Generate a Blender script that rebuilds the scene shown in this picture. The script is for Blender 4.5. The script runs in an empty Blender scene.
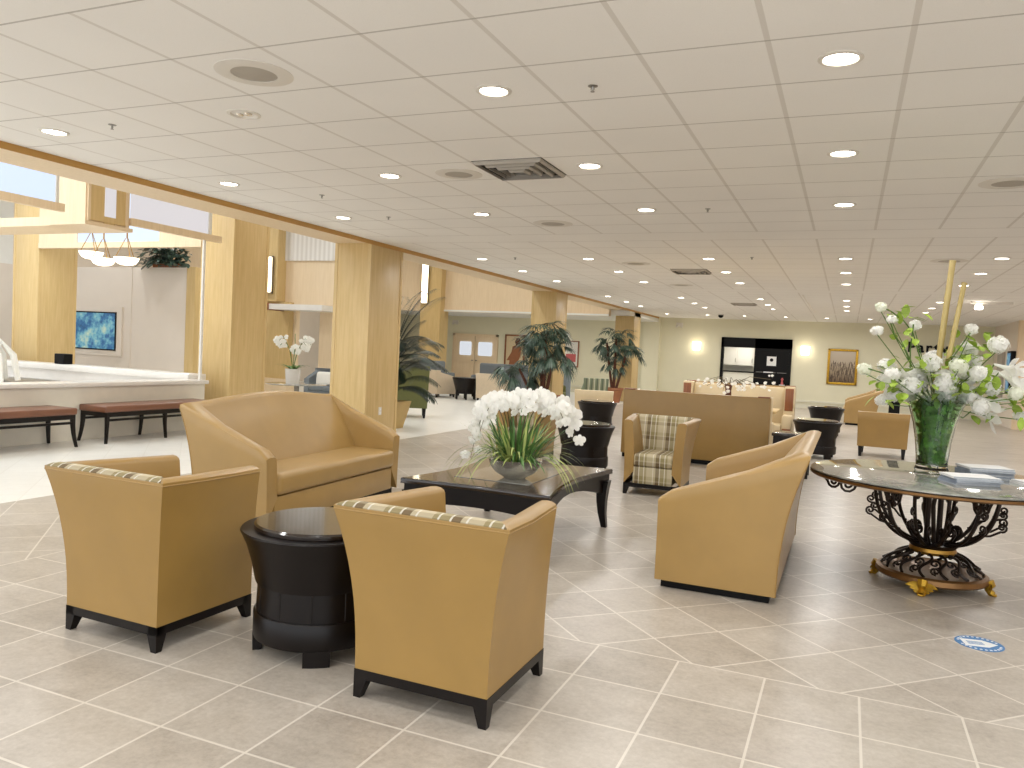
import bpy, bmesh, math, random
from mathutils import Vector, Matrix
random.seed(7)
PI = math.pi
scene = bpy.context.scene
COL = scene.collection
U = random.uniform

# ------------------------------------------------------------------ materials
def s2l(c):
    return tuple(((x/255.0)/12.92 if x/255.0 <= .04045 else ((x/255.0+.055)/1.055)**2.4) for x in c)

class NT:
    """small helper around a node tree"""
    def __init__(s, name):
        s.m = bpy.data.materials.new(name); s.m.use_nodes = True
        s.t = s.m.node_tree; s.n = s.t.nodes; s.b = s.n['Principled BSDF']
    def add(s, ty, **kw):
        n = s.n.new(ty)
        for k, v in kw.items(): setattr(n, k, v)
        return n
    def ln(s, a, b): s.t.links.new(a, b)
    def math(s, op, a, b=None, c=None):
        n = s.add('ShaderNodeMath', operation=op)
        for i, v in enumerate((a, b, c)):
            if v is None: continue
            if isinstance(v, (int, float)): n.inputs[i].default_value = v
            else: s.ln(v, n.inputs[i])
        return n.outputs[0]
    def mix(s, f, a, b):
        n = s.add('ShaderNodeMix', data_type='RGBA')
        for sock, v in ((n.inputs[0], f), (n.inputs[6], a), (n.inputs[7], b)):
            if isinstance(v, (int, float)): sock.default_value = v
            elif isinstance(v, tuple): sock.default_value = (*v, 1) if len(v) == 3 else v
            else: s.ln(v, sock)
        return n.outputs[2]
    def ramp(s, f, stops, interp='LINEAR'):
        n = s.add('ShaderNodeValToRGB'); r = n.color_ramp; r.interpolation = interp
        while len(r.elements) < len(stops): r.elements.new(.5)
        for e, (p, c) in zip(r.elements, stops): e.position = p; e.color = (*c, 1)
        s.ln(f, n.inputs[0]); return n.outputs[0]
    def coord(s, kind='Object', scale=None, rot=None):
        tc = s.add('ShaderNodeTexCoord'); o = tc.outputs[kind]
        if scale or rot:
            mp = s.add('ShaderNodeMapping')
            if scale: mp.inputs['Scale'].default_value = scale
            if rot: mp.inputs['Rotation'].default_value = rot
            s.ln(o, mp.inputs[0]); o = mp.outputs[0]
        return o
    def noise(s, vec, scale, detail=4, rough=.55):
        n = s.add('ShaderNodeTexNoise'); n.inputs['Scale'].default_value = scale
        n.inputs['Detail'].default_value = detail; n.inputs['Roughness'].default_value = rough
        s.ln(vec, n.inputs['Vector']); return n.outputs['Fac']
    def xyz(s, vec):
        n = s.add('ShaderNodeSeparateXYZ'); s.ln(vec, n.inputs[0]); return n.outputs
    def bump(s, h, strength=.1, dist=.01):
        n = s.add('ShaderNodeBump'); n.inputs['Strength'].default_value = strength
        n.inputs['Distance'].default_value = dist
        s.ln(h, n.inputs['Height']); s.ln(n.outputs[0], s.b.inputs['Normal'])
    def col(s, v):
        if isinstance(v, tuple): s.b.inputs['Base Color'].default_value = (*v, 1)
        else: s.ln(v, s.b.inputs['Base Color'])
    def set(s, rough=None, metal=None, spec=None, trans=None, ior=None, coat=None, emit=None, estr=None):
        i = s.b.inputs
        if rough is not None: i['Roughness'].default_value = rough
        if metal is not None: i['Metallic'].default_value = metal
        if spec is not None: i['Specular IOR Level'].default_value = spec
        if trans is not None: i['Transmission Weight'].default_value = trans
        if ior is not None: i['IOR'].default_value = ior
        if coat is not None: i['Coat Weight'].default_value = coat
        if emit is not None: i['Emission Color'].default_value = (*emit, 1)
        if estr is not None: i['Emission Strength'].default_value = estr
        return s

def plain(name, rgb, rough=.5, var=.06, scale=6, **kw):
    t = NT(name); c = s2l(rgb)
    n = t.noise(t.coord(), scale)
    lo = tuple(max(0, x*(1-var)) for x in c); hi = tuple(min(1, x*(1+var)) for x in c)
    t.col(t.ramp(n, [(.3, lo), (.7, hi)])); t.set(rough=rough, **kw); return t.m

def leather(name, rgb, rough=.42):
    t = NT(name); c = s2l(rgb); v = t.coord()
    n = t.noise(v, 3.5, 3)
    t.col(t.ramp(n, [(.3, tuple(x*.93 for x in c)), (.7, tuple(min(1, x*1.05) for x in c))]))
    t.bump(t.noise(v, 420, 2), .05, .002); t.set(rough=rough, spec=.5, coat=.35); t.b.inputs['Coat Roughness'].default_value = .35; return t.m

def wood(name, a, b, rough=.35, scale=(14, 14, .9), coat=0):
    t = NT(name); v = t.coord(scale=scale)
    n = t.noise(v, 2.2, 5, .6); n2 = t.noise(t.coord(scale=(.35, .35, .12)), 1.6, 2)
    f = t.math('ADD', t.math('MULTIPLY', n, .75), t.math('MULTIPLY', n2, .35))
    t.col(t.ramp(f, [(.35, s2l(a)), (.75, s2l(b))])); t.set(rough=rough, coat=coat); return t.m

def emissive(name, rgb, strength, rough=.4):
    t = NT(name); t.col((.08, .08, .08)); t.set(rough=rough, emit=s2l(rgb), estr=strength); return t.m

M = {}
M['leather'] = leather('tan_leather', (156, 122, 62))
M['leather_pale'] = leather('pale_tan_leather', (164, 131, 74))
M['cream'] = leather('cream_vinyl', (212, 192, 154))
M['espresso'] = wood('espresso_wood', (12, 8, 7), (20, 13, 11), .34, (6, 6, .6))
M['espresso'].node_tree.nodes['Principled BSDF'].inputs['Specular IOR Level'].default_value = .28
M['espresso_top'] = wood('espresso_top', (26, 18, 14), (42, 31, 24), .14, (1.2, 10, 10), .5)
M['maple'] = wood('maple_veneer', (200, 170, 112), (218, 190, 138), .42)
M['maple_shaded'] = wood('shaded_maple_veneer', (182, 134, 62), (200, 154, 82), .42, (14, .9, 14))  # maple darkened to carry the shade on the beam's hall side
M['maple_light'] = wood('light_maple_veneer', (224, 200, 164), (236, 214, 182), .45)
M['brown_wood'] = wood('brown_wood', (120, 70, 40), (150, 92, 54), .35)
M['white_stone'] = plain('white_stone', (232, 228, 222), .25, .03)
M['beige_stone'] = plain('beige_stone', (232, 226, 212), .4, .05, 3)
M['wall_green'] = plain('sage_wall_paint', (226, 221, 194), .7, .02, 2)
M['wall_pale'] = plain('pale_wall_paint', (226, 214, 200), .7, .02, 2)
M['trim_pale'] = plain('pale_trim_paint', (224, 220, 200), .5, .02)
M['white_paint'] = plain('white_paint', (232, 230, 224), .5, .02)
M['plastic_white'] = plain('white_plastic', (222, 216, 206), .5, .02)
M['plastic_grey'] = plain('grey_grille', (176, 168, 156), .7, .05)
M['black'] = plain('black_lacquer', (5, 5, 6), .5, .05, spec=.2)
M['dark_hole'] = plain('dark_duct', (14, 12, 11), .8, .05)
M['metal_grey'] = plain('brushed_steel', (150, 146, 140), .35, .04, 20, metal=.9)
M['silver'] = plain('beaten_silver', (232, 226, 214), .25, .08, 30, metal=.9)
M['iron'] = plain('bronzed_iron', (46, 36, 30), .38, .3, 25, metal=.6)
M['brass'] = plain('aged_brass', (170, 130, 60), .35, .2, 25, metal=.8)
M['gold_leaf'] = plain('gold_leaf', (190, 150, 50), .38, .25, 30, metal=.7)
M['bronze_rim'] = plain('bronze_rim', (128, 92, 52), .35, .15, 10, metal=.6)
M['brown_vinyl'] = leather('brown_vinyl', (116, 72, 48), .45)
M['beige_cloth'] = plain('beige_cloth', (208, 190, 164), .7, .05, 30)
M['green_cloth'] = plain('olive_cloth', (98, 100, 56), .8, .1, 40)
M['grey_cloth'] = plain('slate_cloth', (112, 118, 122), .85, .1, 40)
M['white_cloth'] = plain('white_cloth', (225, 222, 214), .8, .03)
M['petal'] = plain('white_petal', (252, 251, 246), .6, .03, 30)
M['petal_green'] = plain('greenish_petal', (244, 247, 228), .6, .04, 30)
for k_ in ('petal', 'petal_green'):
    nt_ = M[k_].node_tree; pb_ = nt_.nodes['Principled BSDF']; ou_ = nt_.nodes['Material Output']
    tr_ = nt_.nodes.new('ShaderNodeBsdfTranslucent'); mx_ = nt_.nodes.new('ShaderNodeMixShader'); mx_.inputs[0].default_value = .42
    tr_.inputs[0].default_value = (.97, .96, .92, 1)
    nt_.links.new(pb_.outputs[0], mx_.inputs[1]); nt_.links.new(tr_.outputs[0], mx_.inputs[2]); nt_.links.new(mx_.outputs[0], ou_.inputs[0])
M['lime_leaf'] = plain('lime_leaf', (150, 176, 62), .5, .22, 18)
M['dark_leaf'] = plain('dark_palm_leaf', (34, 48, 36), .38, .35, 7)
M['palm_leaf'] = plain('grey_green_palm_leaf', (70, 88, 74), .4, .35, 7)
M['grass_leaf'] = plain('grass_leaf', (84, 122, 62), .45, .35, 9)
M['grass_pale'] = plain('pale_grass', (172, 184, 106), .5, .25, 9)
M['stem'] = plain('plant_stem', (86, 74, 46), .6, .2, 20)
M['stem_green'] = plain('green_stem', (84, 116, 44), .5, .2, 20)
M['trunk'] = plain('palm_trunk', (92, 52, 36), .8, .3, 14)
M['soil'] = plain('pebble_soil', (84, 80, 66), .9, .4, 30)
M['planter'] = plain('amber_planter', (186, 154, 86), .4, .1, 3)
M['terracotta'] = plain('terracotta', (150, 96, 62), .6, .1, 6)
M['bamboo'] = wood('bamboo_cane', (168, 146, 82), (198, 178, 122), .45, (20, 20, 1))
M['paper'] = plain('printed_paper', (234, 234, 232), .5, .03)
M['paper_blue'] = plain('grey_blue_cover', (148, 160, 176), .35, .2, 9)
M['paper_edge'] = plain('page_edges', (186, 190, 194), .7, .1, 60)
M['decal_blue'] = plain('decal_blue', (58, 122, 178), .4, .05)
M['pink'] = plain('pink_ornament', (190, 92, 92), .6, .1)
M['lens'] = emissive('lamp_lens', (255, 246, 230), 14)
M['lens_soft'] = emissive('frosted_lamp', (255, 236, 200), 6)
M['bowl_glow'] = emissive('pendant_bowl', (255, 240, 214), 3)
M['pane_white'] = emissive('frosted_pane', (236, 232, 236), .8)
M['pane_blue'] = emissive('daylit_pane', (206, 222, 246), 1.15)
M['pane_door'] = emissive('door_pane', (232, 238, 246), .8)

def glass(name, rgb=(255, 255, 255), rough=0.0, ior=1.45):
    t = NT(name); t.col(s2l(rgb)); t.set(rough=rough, trans=1.0, ior=ior); return t.m
M['glass'] = glass('clear_glass', (240, 250, 244))
M['glass_green'] = glass('green_gel', (176, 226, 168), .05, 1.1)
M['moss'] = plain('moss', (132, 164, 80), .6, .5, 14)
M['sheet_glass'] = glass('sheet_glass', (246, 252, 250), 0, 1.02)

def m_plaid():
    t = NT('plaid_fabric'); o = t.xyz(t.coord()); 
    fx = t.math('FRACT', t.math('MULTIPLY', t.math('ADD', o[0], 2.0), 4.6))
    s = t.add('ShaderNodeMath', operation='ADD'); t.ln(o[1], s.inputs[0]); t.ln(o[2], s.inputs[1])
    fz = t.math('FRACT', t.math('MULTIPLY', t.math('ADD', s.outputs[0], 2.0), 5.2))
    be, ol, br, wh = s2l((188, 176, 146)), s2l((146, 134, 94)), s2l((104, 86, 58)), s2l((222, 218, 204))
    cx = t.ramp(fx, [(0, be), (.2, wh), (.24, be), (.34, br), (.52, wh), (.56, ol), (.76, wh), (.8, ol), (.9, be)], 'CONSTANT')
    cz = t.ramp(fz, [(0, be), (.4, br), (.62, be), (.7, ol), (.9, be)], 'CONSTANT')
    t.col(t.mix(.33, cx, cz)); t.bump(t.noise(t.coord(), 300, 2), .15, .002); t.set(rough=.8); return t.m
M['plaid'] = m_plaid()

def m_stripe():
    t = NT('striped_fabric'); o = t.xyz(t.coord())
    fx = t.math('FRACT', t.math('MULTIPLY', t.math('ADD', o[0], 2.0), 7))
    t.col(t.ramp(fx, [(0, s2l((122, 132, 106))), (.3, s2l((206, 202, 180))), (.42, s2l((150, 152, 124))), (.7, s2l((96, 104, 86)))], 'CONSTANT'))
    t.set(rough=.8); return t.m
M['stripe'] = m_stripe()

def m_ceiling():
    t = NT('acoustic_ceiling_tile'); v = t.coord(); o = t.xyz(v); T = .61
    fx = t.math('FRACT', t.math('DIVIDE', t.math('ADD', o[0], 1.0465+61), T))
    fy = t.math('FRACT', t.math('DIVIDE', t.math('SUBTRACT', o[1], 3.839-61), T))
    ax = t.math('ABSOLUTE', t.math('SUBTRACT', fx, .5)); ay = t.math('ABSOLUTE', t.math('SUBTRACT', fy, .5))
    lx = t.math('GREATER_THAN', ax, .478); ly = t.math('GREATER_THAN', ay, .489)
    # a plain band every twelve tiles
    fb = t.math('FRACT', t.math('DIVIDE', t.math('SUBTRACT', o[1], 2.62-73.2), 7.32))
    band = t.math('GREATER_THAN', fb, .9167)
    lx = t.math('MULTIPLY', lx, t.math('SUBTRACT', 1, band))
    c = s2l((246, 243, 238))
    n = t.noise(v, 0.9, 2); n2 = t.noise(v, 260, 2)
    base = t.ramp(n, [(.3, tuple(x*.96 for x in c)), (.7, c)])
    base = t.mix(t.math('MULTIPLY', t.math('GREATER_THAN', n2, .62), .10), base, s2l((150, 144, 134)))
    base = t.mix(t.math('MULTIPLY', lx, .42), base, s2l((192, 184, 172)))
    base = t.mix(t.math('MULTIPLY', ly, .6), base, s2l((160, 152, 142)))
    t.col(base); t.set(rough=.85, spec=.2); return t.m
M['ceiling'] = m_ceiling()

def m_floor(lobby=False):
    t = NT('lobby_tile' if lobby else 'hall_tile'); v = t.coord(); o = t.xyz(v)
    def grid(a, b, wa, wb, w=.013):
        fa = t.math('ABSOLUTE', t.math('SUBTRACT', t.math('FRACT', a), .5)); fb = t.math('ABSOLUTE', t.math('SUBTRACT', t.math('FRACT', b), .5))
        return t.math('MAXIMUM', t.math('GREATER_THAN', fa, .5-w), t.math('GREATER_THAN', fb, .5-w)), t.math('FLOOR', a), t.math('FLOOR', b)
    a1 = t.math('DIVIDE', t.math('ADD', o[0], .265+79.6), .398); b1 = t.math('DIVIDE', t.math('SUBTRACT', o[1], 3.765-81.6), .408)
    r = .70711/.4
    a2 = t.math('ADD', t.math('MULTIPLY', t.math('ADD', o[0], o[1]), r), 200.4)
    b2 = t.math('ADD', t.math('MULTIPLY', t.math('SUBTRACT', o[1], o[0]), r), 200.44)
    g1, f1, f2 = grid(a1, b1, .398, .408); g2, f3, f4 = grid(a2, b2, .4, .4)
    if lobby:
        sel = 1.0
        border = t.math('LESS_THAN', 1, 0)
    else:
        near = t.math('LESS_THAN', o[1], 3.765); right = t.math('GREATER_THAN', o[0], -4.65)
        sel = t.math('SUBTRACT', 1, t.math('MULTIPLY', near, right))
    def mixv(a, b):
        return t.math('ADD', t.math('MULTIPLY', a, t.math('SUBTRACT', 1, sel)), t.math('MULTIPLY', b, sel))
    g = mixv(g1, g2); ia = mixv(f1, f3); ib = mixv(f2, f4)
    if not lobby:
        ed = t.math('LESS_THAN', t.math('ABSOLUTE', t.math('SUBTRACT', o[1], 3.765)), .005)
        g = t.math('MAXIMUM', g, t.math('MULTIPLY', ed, right))
    wn = t.add('ShaderNodeTexWhiteNoise', noise_dimensions='2D'); cb = t.add('ShaderNodeCombineXYZ')
    t.ln(ia, cb.inputs[0]); t.ln(ib, cb.inputs[1]); t.ln(cb.outputs[0], wn.inputs['Vector'])
    n = t.noise(v, 7, 8, .68); n3 = t.noise(v, 38, 6, .75); n2 = t.noise(t.coord(scale=(1, 2.2, 1)), 2.2, 3)
    f = t.math('ADD', t.math('ADD', t.math('MULTIPLY', n, .38), t.math('MULTIPLY', n3, .44)), t.math('ADD', t.math('MULTIPLY', n2, .12), t.math('MULTIPLY', wn.outputs['Value'], .10)))
    if lobby:
        c = t.ramp(f, [(.3, s2l((222, 219, 210))), (.75, s2l((240, 238, 232)))]); gr = s2l((214, 210, 200))
    else:
        c = t.ramp(f, [(.34, s2l((152, 143, 132))), (.5, s2l((174, 165, 153))), (.68, s2l((193, 185, 174)))]); gr = s2l((216, 209, 197))
    t.col(t.mix(t.math('MULTIPLY', g, .8 if not lobby else .5), c, gr))
    rr = t.math('ADD', t.math('MULTIPLY', n2, .08), .26); t.ln(rr, t.b.inputs['Roughness'])
    t.set(spec=.5); return t.m
M['floor'] = m_floor(); M['floor_lobby'] = m_floor(True)

def m_curtain():
    t = NT('ribbed_white_panel'); o = t.xyz(t.coord())
    f = t.math('ABSOLUTE', t.math('SUBTRACT', t.math('FRACT', t.math('MULTIPLY', o[0], 7)), .5))
    t.col(t.ramp(f, [(.0, s2l((212, 206, 198))), (.5, s2l((236, 232, 226)))])); t.set(rough=.7); return t.m
M['ribbed'] = m_curtain()

def m_wheat():
    t = NT('wheat_canvas'); o = t.xyz(t.coord())
    v = t.coord(scale=(26, 1, 2.2)); n = t.noise(v, 1.6, 3, .6)
    h = t.math('MULTIPLY', t.math('SUBTRACT', .34, o[2]), 2.6)
    f = t.math('MULTIPLY', t.math('GREATER_THAN', n, .49), t.math('GREATER_THAN', h, t.noise(t.coord(scale=(14, 1, .5)), 2, 2)))
    low = t.ramp(t.math('ADD', o[2], .5), [(0, s2l((110, 88, 62))), (.4, s2l((176, 158, 132))), (1, s2l((206, 194, 178)))])
    t.col(t.mix(t.math('MULTIPLY', f, .85), low, s2l((62, 46, 36)))); t.set(rough=.6); return t.m
M['wheat'] = m_wheat()

def m_screen():
    t = NT('screen_picture'); v = t.coord(scale=(1, 1, 1)); n = t.noise(v, 3.4, 6, .7); n2 = t.noise(v, 1.2, 2)
    f = t.math('ADD', t.math('MULTIPLY', n, .7), t.math('MULTIPLY', n2, .35))
    c = t.ramp(f, [(.36, s2l((14, 46, 84))), (.48, s2l((40, 110, 160))), (.56, s2l((120, 186, 200))), (.66, s2l((214, 226, 190)))])
    t.ln(c, t.b.inputs['Emission Color']); t.b.inputs['Emission Strength'].default_value = .8
    t.col((.01, .01, .01)); t.set(rough=.3); return t.m
M['screen'] = m_screen()

def m_marble():
    t = NT('grey_stone_top'); v = t.coord(); n = t.noise(v, 5, 8, .7)
    t.col(t.ramp(n, [(.3, s2l((96, 98, 96))), (.5, s2l((138, 138, 132))), (.7, s2l((176, 174, 164)))])); t.set(rough=.08, coat=.6); return t.m
M['stone_top'] = m_marble()

# ------------------------------------------------------------------ mesh building
class MB:
    def __init__(s): s.v = []; s.f = []; s.sm = []
    def add(s, verts, faces, smooth=True):
        b = len(s.v); s.v += [tuple(p) for p in verts]
        for f in faces: s.f.append(tuple(b+i for i in f)); s.sm.append(smooth)
        return s
    def box(s, x0, x1, y0, y1, z0, z1):
        vs = [(x, y, z) for x in (x0, x1) for y in (y0, y1) for z in (z0, z1)]
        return s.add(vs, [(0,1,3,2), (4,6,7,5), (0,4,5,1), (2,3,7,6), (0,2,6,4), (1,5,7,3)], False)
    def rbox(s, x0, x1, y0, y1, z0, z1, r=.02, seg=3, mat=None):
        bm = bmesh.new(); bmesh.ops.create_cube(bm, size=1)
        for v in bm.verts: v.co = Vector(((x0+x1)/2+v.co.x*(x1-x0), (y0+y1)/2+v.co.y*(y1-y0), (z0+z1)/2+v.co.z*(z1-z0)))
        bmesh.ops.bevel(bm, geom=bm.edges[:], offset=r, segments=seg, profile=.5, affect='EDGES')
        if mat is not None: bmesh.ops.transform(bm, matrix=mat, verts=bm.verts[:])
        bm.verts.index_update()
        s.add([v.co[:] for v in bm.verts], [[v.index for v in f.verts] for f in bm.faces], True); bm.free(); return s
    def prism(s, pts, z0, z1, axis='z'):
        n = len(pts); put = {'z': lambda p, h: (p[0], p[1], h), 'y': lambda p, h: (p[0], h, p[1]), 'x': lambda p, h: (h, p[0], p[1])}[axis]
        vs = [put(p, z0) for p in pts]+[put(p, z1) for p in pts]
        fs = [tuple(range(n))[::-1], tuple(range(n, 2*n))]+[(i, (i+1) % n, n+(i+1) % n, n+i) for i in range(n)]
        return s.add(vs, fs, False)
    def loft(s, rings, closed=True, caps=True, smooth=True):
        n = len(rings[0]); vs = [p for r in rings for p in r]; fs = []
        for k in range(len(rings)-1):
            for i in range(n if closed else n-1):
                j = (i+1) % n; fs.append((k*n+i, k*n+j, (k+1)*n+j, (k+1)*n+i))
        if caps: fs += [tuple(range(n))[::-1], tuple(range((len(rings)-1)*n, len(rings)*n))]
        return s.add(vs, fs, smooth)
    def lathe(s, prof, n=40, c=(0, 0), caps=True):
        return s.loft([[(c[0]+r*math.cos(2*PI*i/n), c[1]+r*math.sin(2*PI*i/n), z) for i in range(n)] for r, z in prof], True, caps)
    def tube(s, path, r, n=8, caps=True):
        P = [Vector(p) for p in path]; R = r if isinstance(r, (list, tuple)) else [r]*len(P)
        rings = []; up = Vector((0, 0, 1)); prev = None
        for i, p in enumerate(P):
            t = (P[min(i+1, len(P)-1)]-P[max(i-1, 0)])
            t = t.normalized() if t.length > 1e-9 else Vector((0, 0, 1))
            if prev is None:
                a = up if abs(t.z) < .9 else Vector((1, 0, 0)); u = t.cross(a).normalized()
            else:
                u = prev-t*prev.dot(t)
                u = u.normalized() if u.length > 1e-6 else t.cross(up if abs(t.z) < .9 else Vector((1, 0, 0))).normalized()
            prev = u; w = t.cross(u)
            rings.append([p+(u*math.cos(2*PI*k/n)+w*math.sin(2*PI*k/n))*R[i] for k in range(n)])
        return s.loft(rings, True, caps)
    def blob(s, c, r, n=10, m=6, jit=0):
        rx, ry, rz = r if isinstance(r, tuple) else (r, r, r); rings = []
        for k in range(1, m):
            th = PI*k/m
            rings.append([(c[0]+rx*math.sin(th)*math.cos(2*PI*i/n)*(1+U(-jit, jit)), c[1]+ry*math.sin(th)*math.sin(2*PI*i/n)*(1+U(-jit, jit)), c[2]-rz*math.cos(th)) for i in range(n)])
        return s.loft(rings)
    def leaf(s, base, dirv, length, width, droop=.3, side=None, seg=4, fold=.15, thick=0):
        """a curved, folded blade"""
        d = Vector(dirv).normalized(); up = Vector((0, 0, 1))
        sd = Vector(side).normalized() if side is not None else (d.cross(up) if abs(d.z) < .98 else Vector((1, 0, 0)))
        sd = sd.normalized(); nrm = sd.cross(d).normalized(); p = Vector(base); vs = []
        st = length/seg
        for k in range(seg+1):
            t = k/seg; w = width*math.sin(PI*min(.97, max(.06, t*.86+.1)))*.5 if k < seg else width*.02
            vs += [p-sd*w+nrm*w*fold, p, p+sd*w+nrm*w*fold]
            d = (d+Vector((0, 0, -droop/seg))).normalized(); p = p+d*st
        fs = []
        for k in range(seg): fs += [(3*k, 3*k+1, 3*k+4, 3*k+3), (3*k+1, 3*k+2, 3*k+5, 3*k+4)]
        return s.add(vs, fs)
    def mesh(s, name, mat, sharp=38):
        me = bpy.data.meshes.new(name); me.from_pydata(s.v, [], s.f); me.update()
        bm = bmesh.new(); bm.from_mesh(me); bmesh.ops.recalc_face_normals(bm, faces=bm.faces[:]); bm.to_mesh(me); bm.free()
        me.polygons.foreach_set('use_smooth', s.sm if len(s.sm) == len(me.polygons) else [True]*len(me.polygons))
        me.set_sharp_from_angle(angle=math.radians(sharp))
        me.materials.append(mat); return me
    def build(s, name, mat, parent=None, label=None, sharp=38, kind=None):
        o = bpy.data.objects.new(name, s.mesh(name, mat, sharp)); COL.objects.link(o)
        if parent is not None: o.parent = parent
        if label: o['label'] = label
        if kind: o['kind'] = kind
        return o

def empty(name, label, cat, loc=(0, 0, 0), rz=0, group=None):
    o = bpy.data.objects.new(name, None); COL.objects.link(o); o.location = loc; o.rotation_euler = (0, 0, rz)
    o.empty_display_size = .1
    o['label'] = label; o['category'] = cat
    if group: o['group'] = group
    return o
def tag(o, label, cat, group=None):
    o['label'] = label; o['category'] = cat
    if group: o['group'] = group
    return o
def struct(name, mb, mat, parent=None):
    o = mb.build(name, mat, parent)
    if parent is None: o['kind'] = 'structure'
    return o
def dup(root, loc, rz, label, group=None):
    def cp(o, par):
        c = o.copy(); COL.objects.link(c)
        if par is not None: c.parent = par
        for ch in list(o.children): cp(ch, c)
        return c
    r = cp(root, None); r.location = loc; r.rotation_euler = (0, 0, rz); r['label'] = label
    if group: r['group'] = group
    return r
def rot2(p, a): return (p[0]*math.cos(a)-p[1]*math.sin(a), p[0]*math.sin(a)+p[1]*math.cos(a))

# ------------------------------------------------------------------ camera
R3 = ((0.91791588, 0.39372957, 0.0490659), (0.06158396, -0.01921421, -0.99791695), (-0.39196665, 0.91902548, -0.04188445))
cd = bpy.data.cameras.new('camera'); cam = bpy.data.objects.new('camera', cd); COL.objects.link(cam)
m = Matrix.Identity(4)
for i in range(3):
    m[i][0] = R3[0][i]; m[i][1] = -R3[1][i]; m[i][2] = -R3[2][i]
m.translation = (0, 0, 1.45); cam.matrix_world = m
cd.sensor_width = 36; cd.lens = 785/1024*36; cd.clip_start = .05; cd.clip_end = 200
scene.camera = cam

H = 2.943       # hall ceiling
BX0, BX1 = -7.03, -6.41   # wooden beam and columns
YF = 28.5

# ------------------------------------------------------------------ the setting
struct('floor', MB().box(-6.3, 6.2, -3.2, YF+.2, -.1, 0), M['floor'])
struct('floor_lobby', MB().box(-19, -6.3, -3.2, YF+.2, -.1, 0), M['floor_lobby'])
struct('ceiling', MB().box(BX1-.02, 6.2, -3.2, YF+.2, H, H+.12), M['ceiling'])
struct('ceiling_lobby', MB().box(-18.2, BX0, -3.2, 24.2, 5.2, 5.32), M['white_paint'])
struct('ceiling_passage', MB().box(-18.2, BX1, 24.2, YF+.2, 2.76, 2.9), M['white_paint'])
# far wall with the serving opening cut out of it
w = MB(); w.box(-18.2, -4.08, YF, YF+.15, 0, 5.3); w.box(-3.02, 4.15, YF, YF+.15, 0, H+.1)
w.box(-4.08, -3.02, YF, YF+.15, 0, .72); w.box(-4.08, -3.02, YF, YF+.15, 1.97, H+.1)
struct('wall_back', w, M['wall_green'])
struct('wall_right', MB().box(4.15, 4.3, 24.9, YF+.15, 0, H+.1), M['wall_pale'])
struct('wall_right_return', MB().box(4.15, 6.2, 24.75, 24.9, 0, H+.1), M['maple_light'])
struct('wall_right_near', MB().box(6.05, 6.2, .5, 24.75, 0, H+.1), M['wall_pale'])  # unseen wall, put in to block light from the right
struct('pillar_back', MB().box(-6.95, -6.35, YF-.25, YF, 0, H), M['wall_green'])
struct('trim_chair_rail', MB().box(-6.3, 4.12, YF-.03, YF, .2, .27).box(-6.3, 4.12, YF-.05, YF, 0, .12).box(-6.3, 4.12, YF-.02, YF, .135, .165), M['trim_pale'])
struct('trim_lobby_rail', MB().box(-12.9, -7.0, YF-.03, YF, .2, .27).box(-12.9, -7.0, YF-.04, YF, 0, .12), M['trim_pale'])
# beam over the lobby edge: painted shade on the hall face, pale lit tone on the soffit
struct('beam', MB().box(BX0, BX1, -3.2, YF, 2.905, 3.4), M['maple_light'])
struct('trim_beam_shade', MB().box(BX1, BX1+.012, -3.2, YF, 2.885, H), M['maple_shaded'])
struct('wall_above_beam', MB().box(BX0, BX0+.3, -3.2, 24.2, 3.4, 5.2), M['maple_light'])
def column(name, x0, x1, y0, y1, z1):
    c = MB().rbox(x0, x1, y0, y1, 0, z1, .012, 2)
    for (a, b) in ((x0-.004, x0+.05), (x1-.05, x1+.004)):
        c.box(a, b, y0-.006, y0+.04, .12, z1)
    c.box(x1-.02, x1+.006, y1-.05, y1+.004, .12, z1).box(x0-.012, x1+.012, y0-.012, y1+.012, 0, .12)
    return struct(name, c, M['maple'])
column('column_front', BX0, BX1, 9.63, 10.5, 2.91)
column('column_middle', BX0, BX1, 17.45, 18.22, 2.91)
column('column_back', BX0, BX1, 24.8, 25.6, 2.91)
column('column_atrium', -9.95, -9.27, 9.97, 10.8, 5.2)
column('column_corner', -14.6, -13.9, 9.97, 10.75, 5.2)
# atrium screens: hanging beam, rails, frosted panes
b = MB().box(-9.95, -9.27, 7.27, 7.95, 2.88, 5.2).box(-14.0, -9.95, 7.3, 7.95, 2.83, 2.95).box(-9.97, -9.23, 7.24, 7.98, 2.83, 2.88).box(-9.27, -9.245, 7.29, 7.33, 2.88, 4.0).box(-9.27, -9.245, 7.87, 7.91, 2.86, 4.0)
struct('beam_atrium', b, M['maple_light'])
struct('trim_atrium_beam', MB().box(-9.268, -9.25, 7.33, 7.54, 2.9, 4.0).box(-9.268, -9.25, 7.71, 7.87, 2.9, 4.0).box(-9.268, -9.25, 7.54, 7.71, 2.88, 2.98).box(-9.268, -9.25, 7.54, 7.71, 3.42, 4.0), M['maple'])
struct('window_1', MB().box(-9.262, -9.24, 7.54, 7.71, 2.98, 3.42), M['pane_white'])
struct('trim_rail_front', MB().box(-9.31, -9.23, 3.0, 6.95, 2.93, 3.03).box(-9.31, -9.23, 7.97, 9.66, 2.93, 3.03), M['maple_light'])
struct('trim_rail_cross', MB().box(-13.9, -9.95, 9.95, 10.04, 2.92, 3.02), M['maple_light'])
w1 = struct('window_2', MB().box(-9.29, -9.27, 3.0, 6.84, 3.03, 4.6), M['pane_blue'])
struct('window_frame', MB().box(-9.3, -9.25, 6.84, 6.88, 3.03, 4.6), M['white_paint'], w1)
w1 = struct('window_3', MB().box(-9.29, -9.27, 7.98, 9.4, 3.03, 4.6), M['pane_white'])
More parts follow.
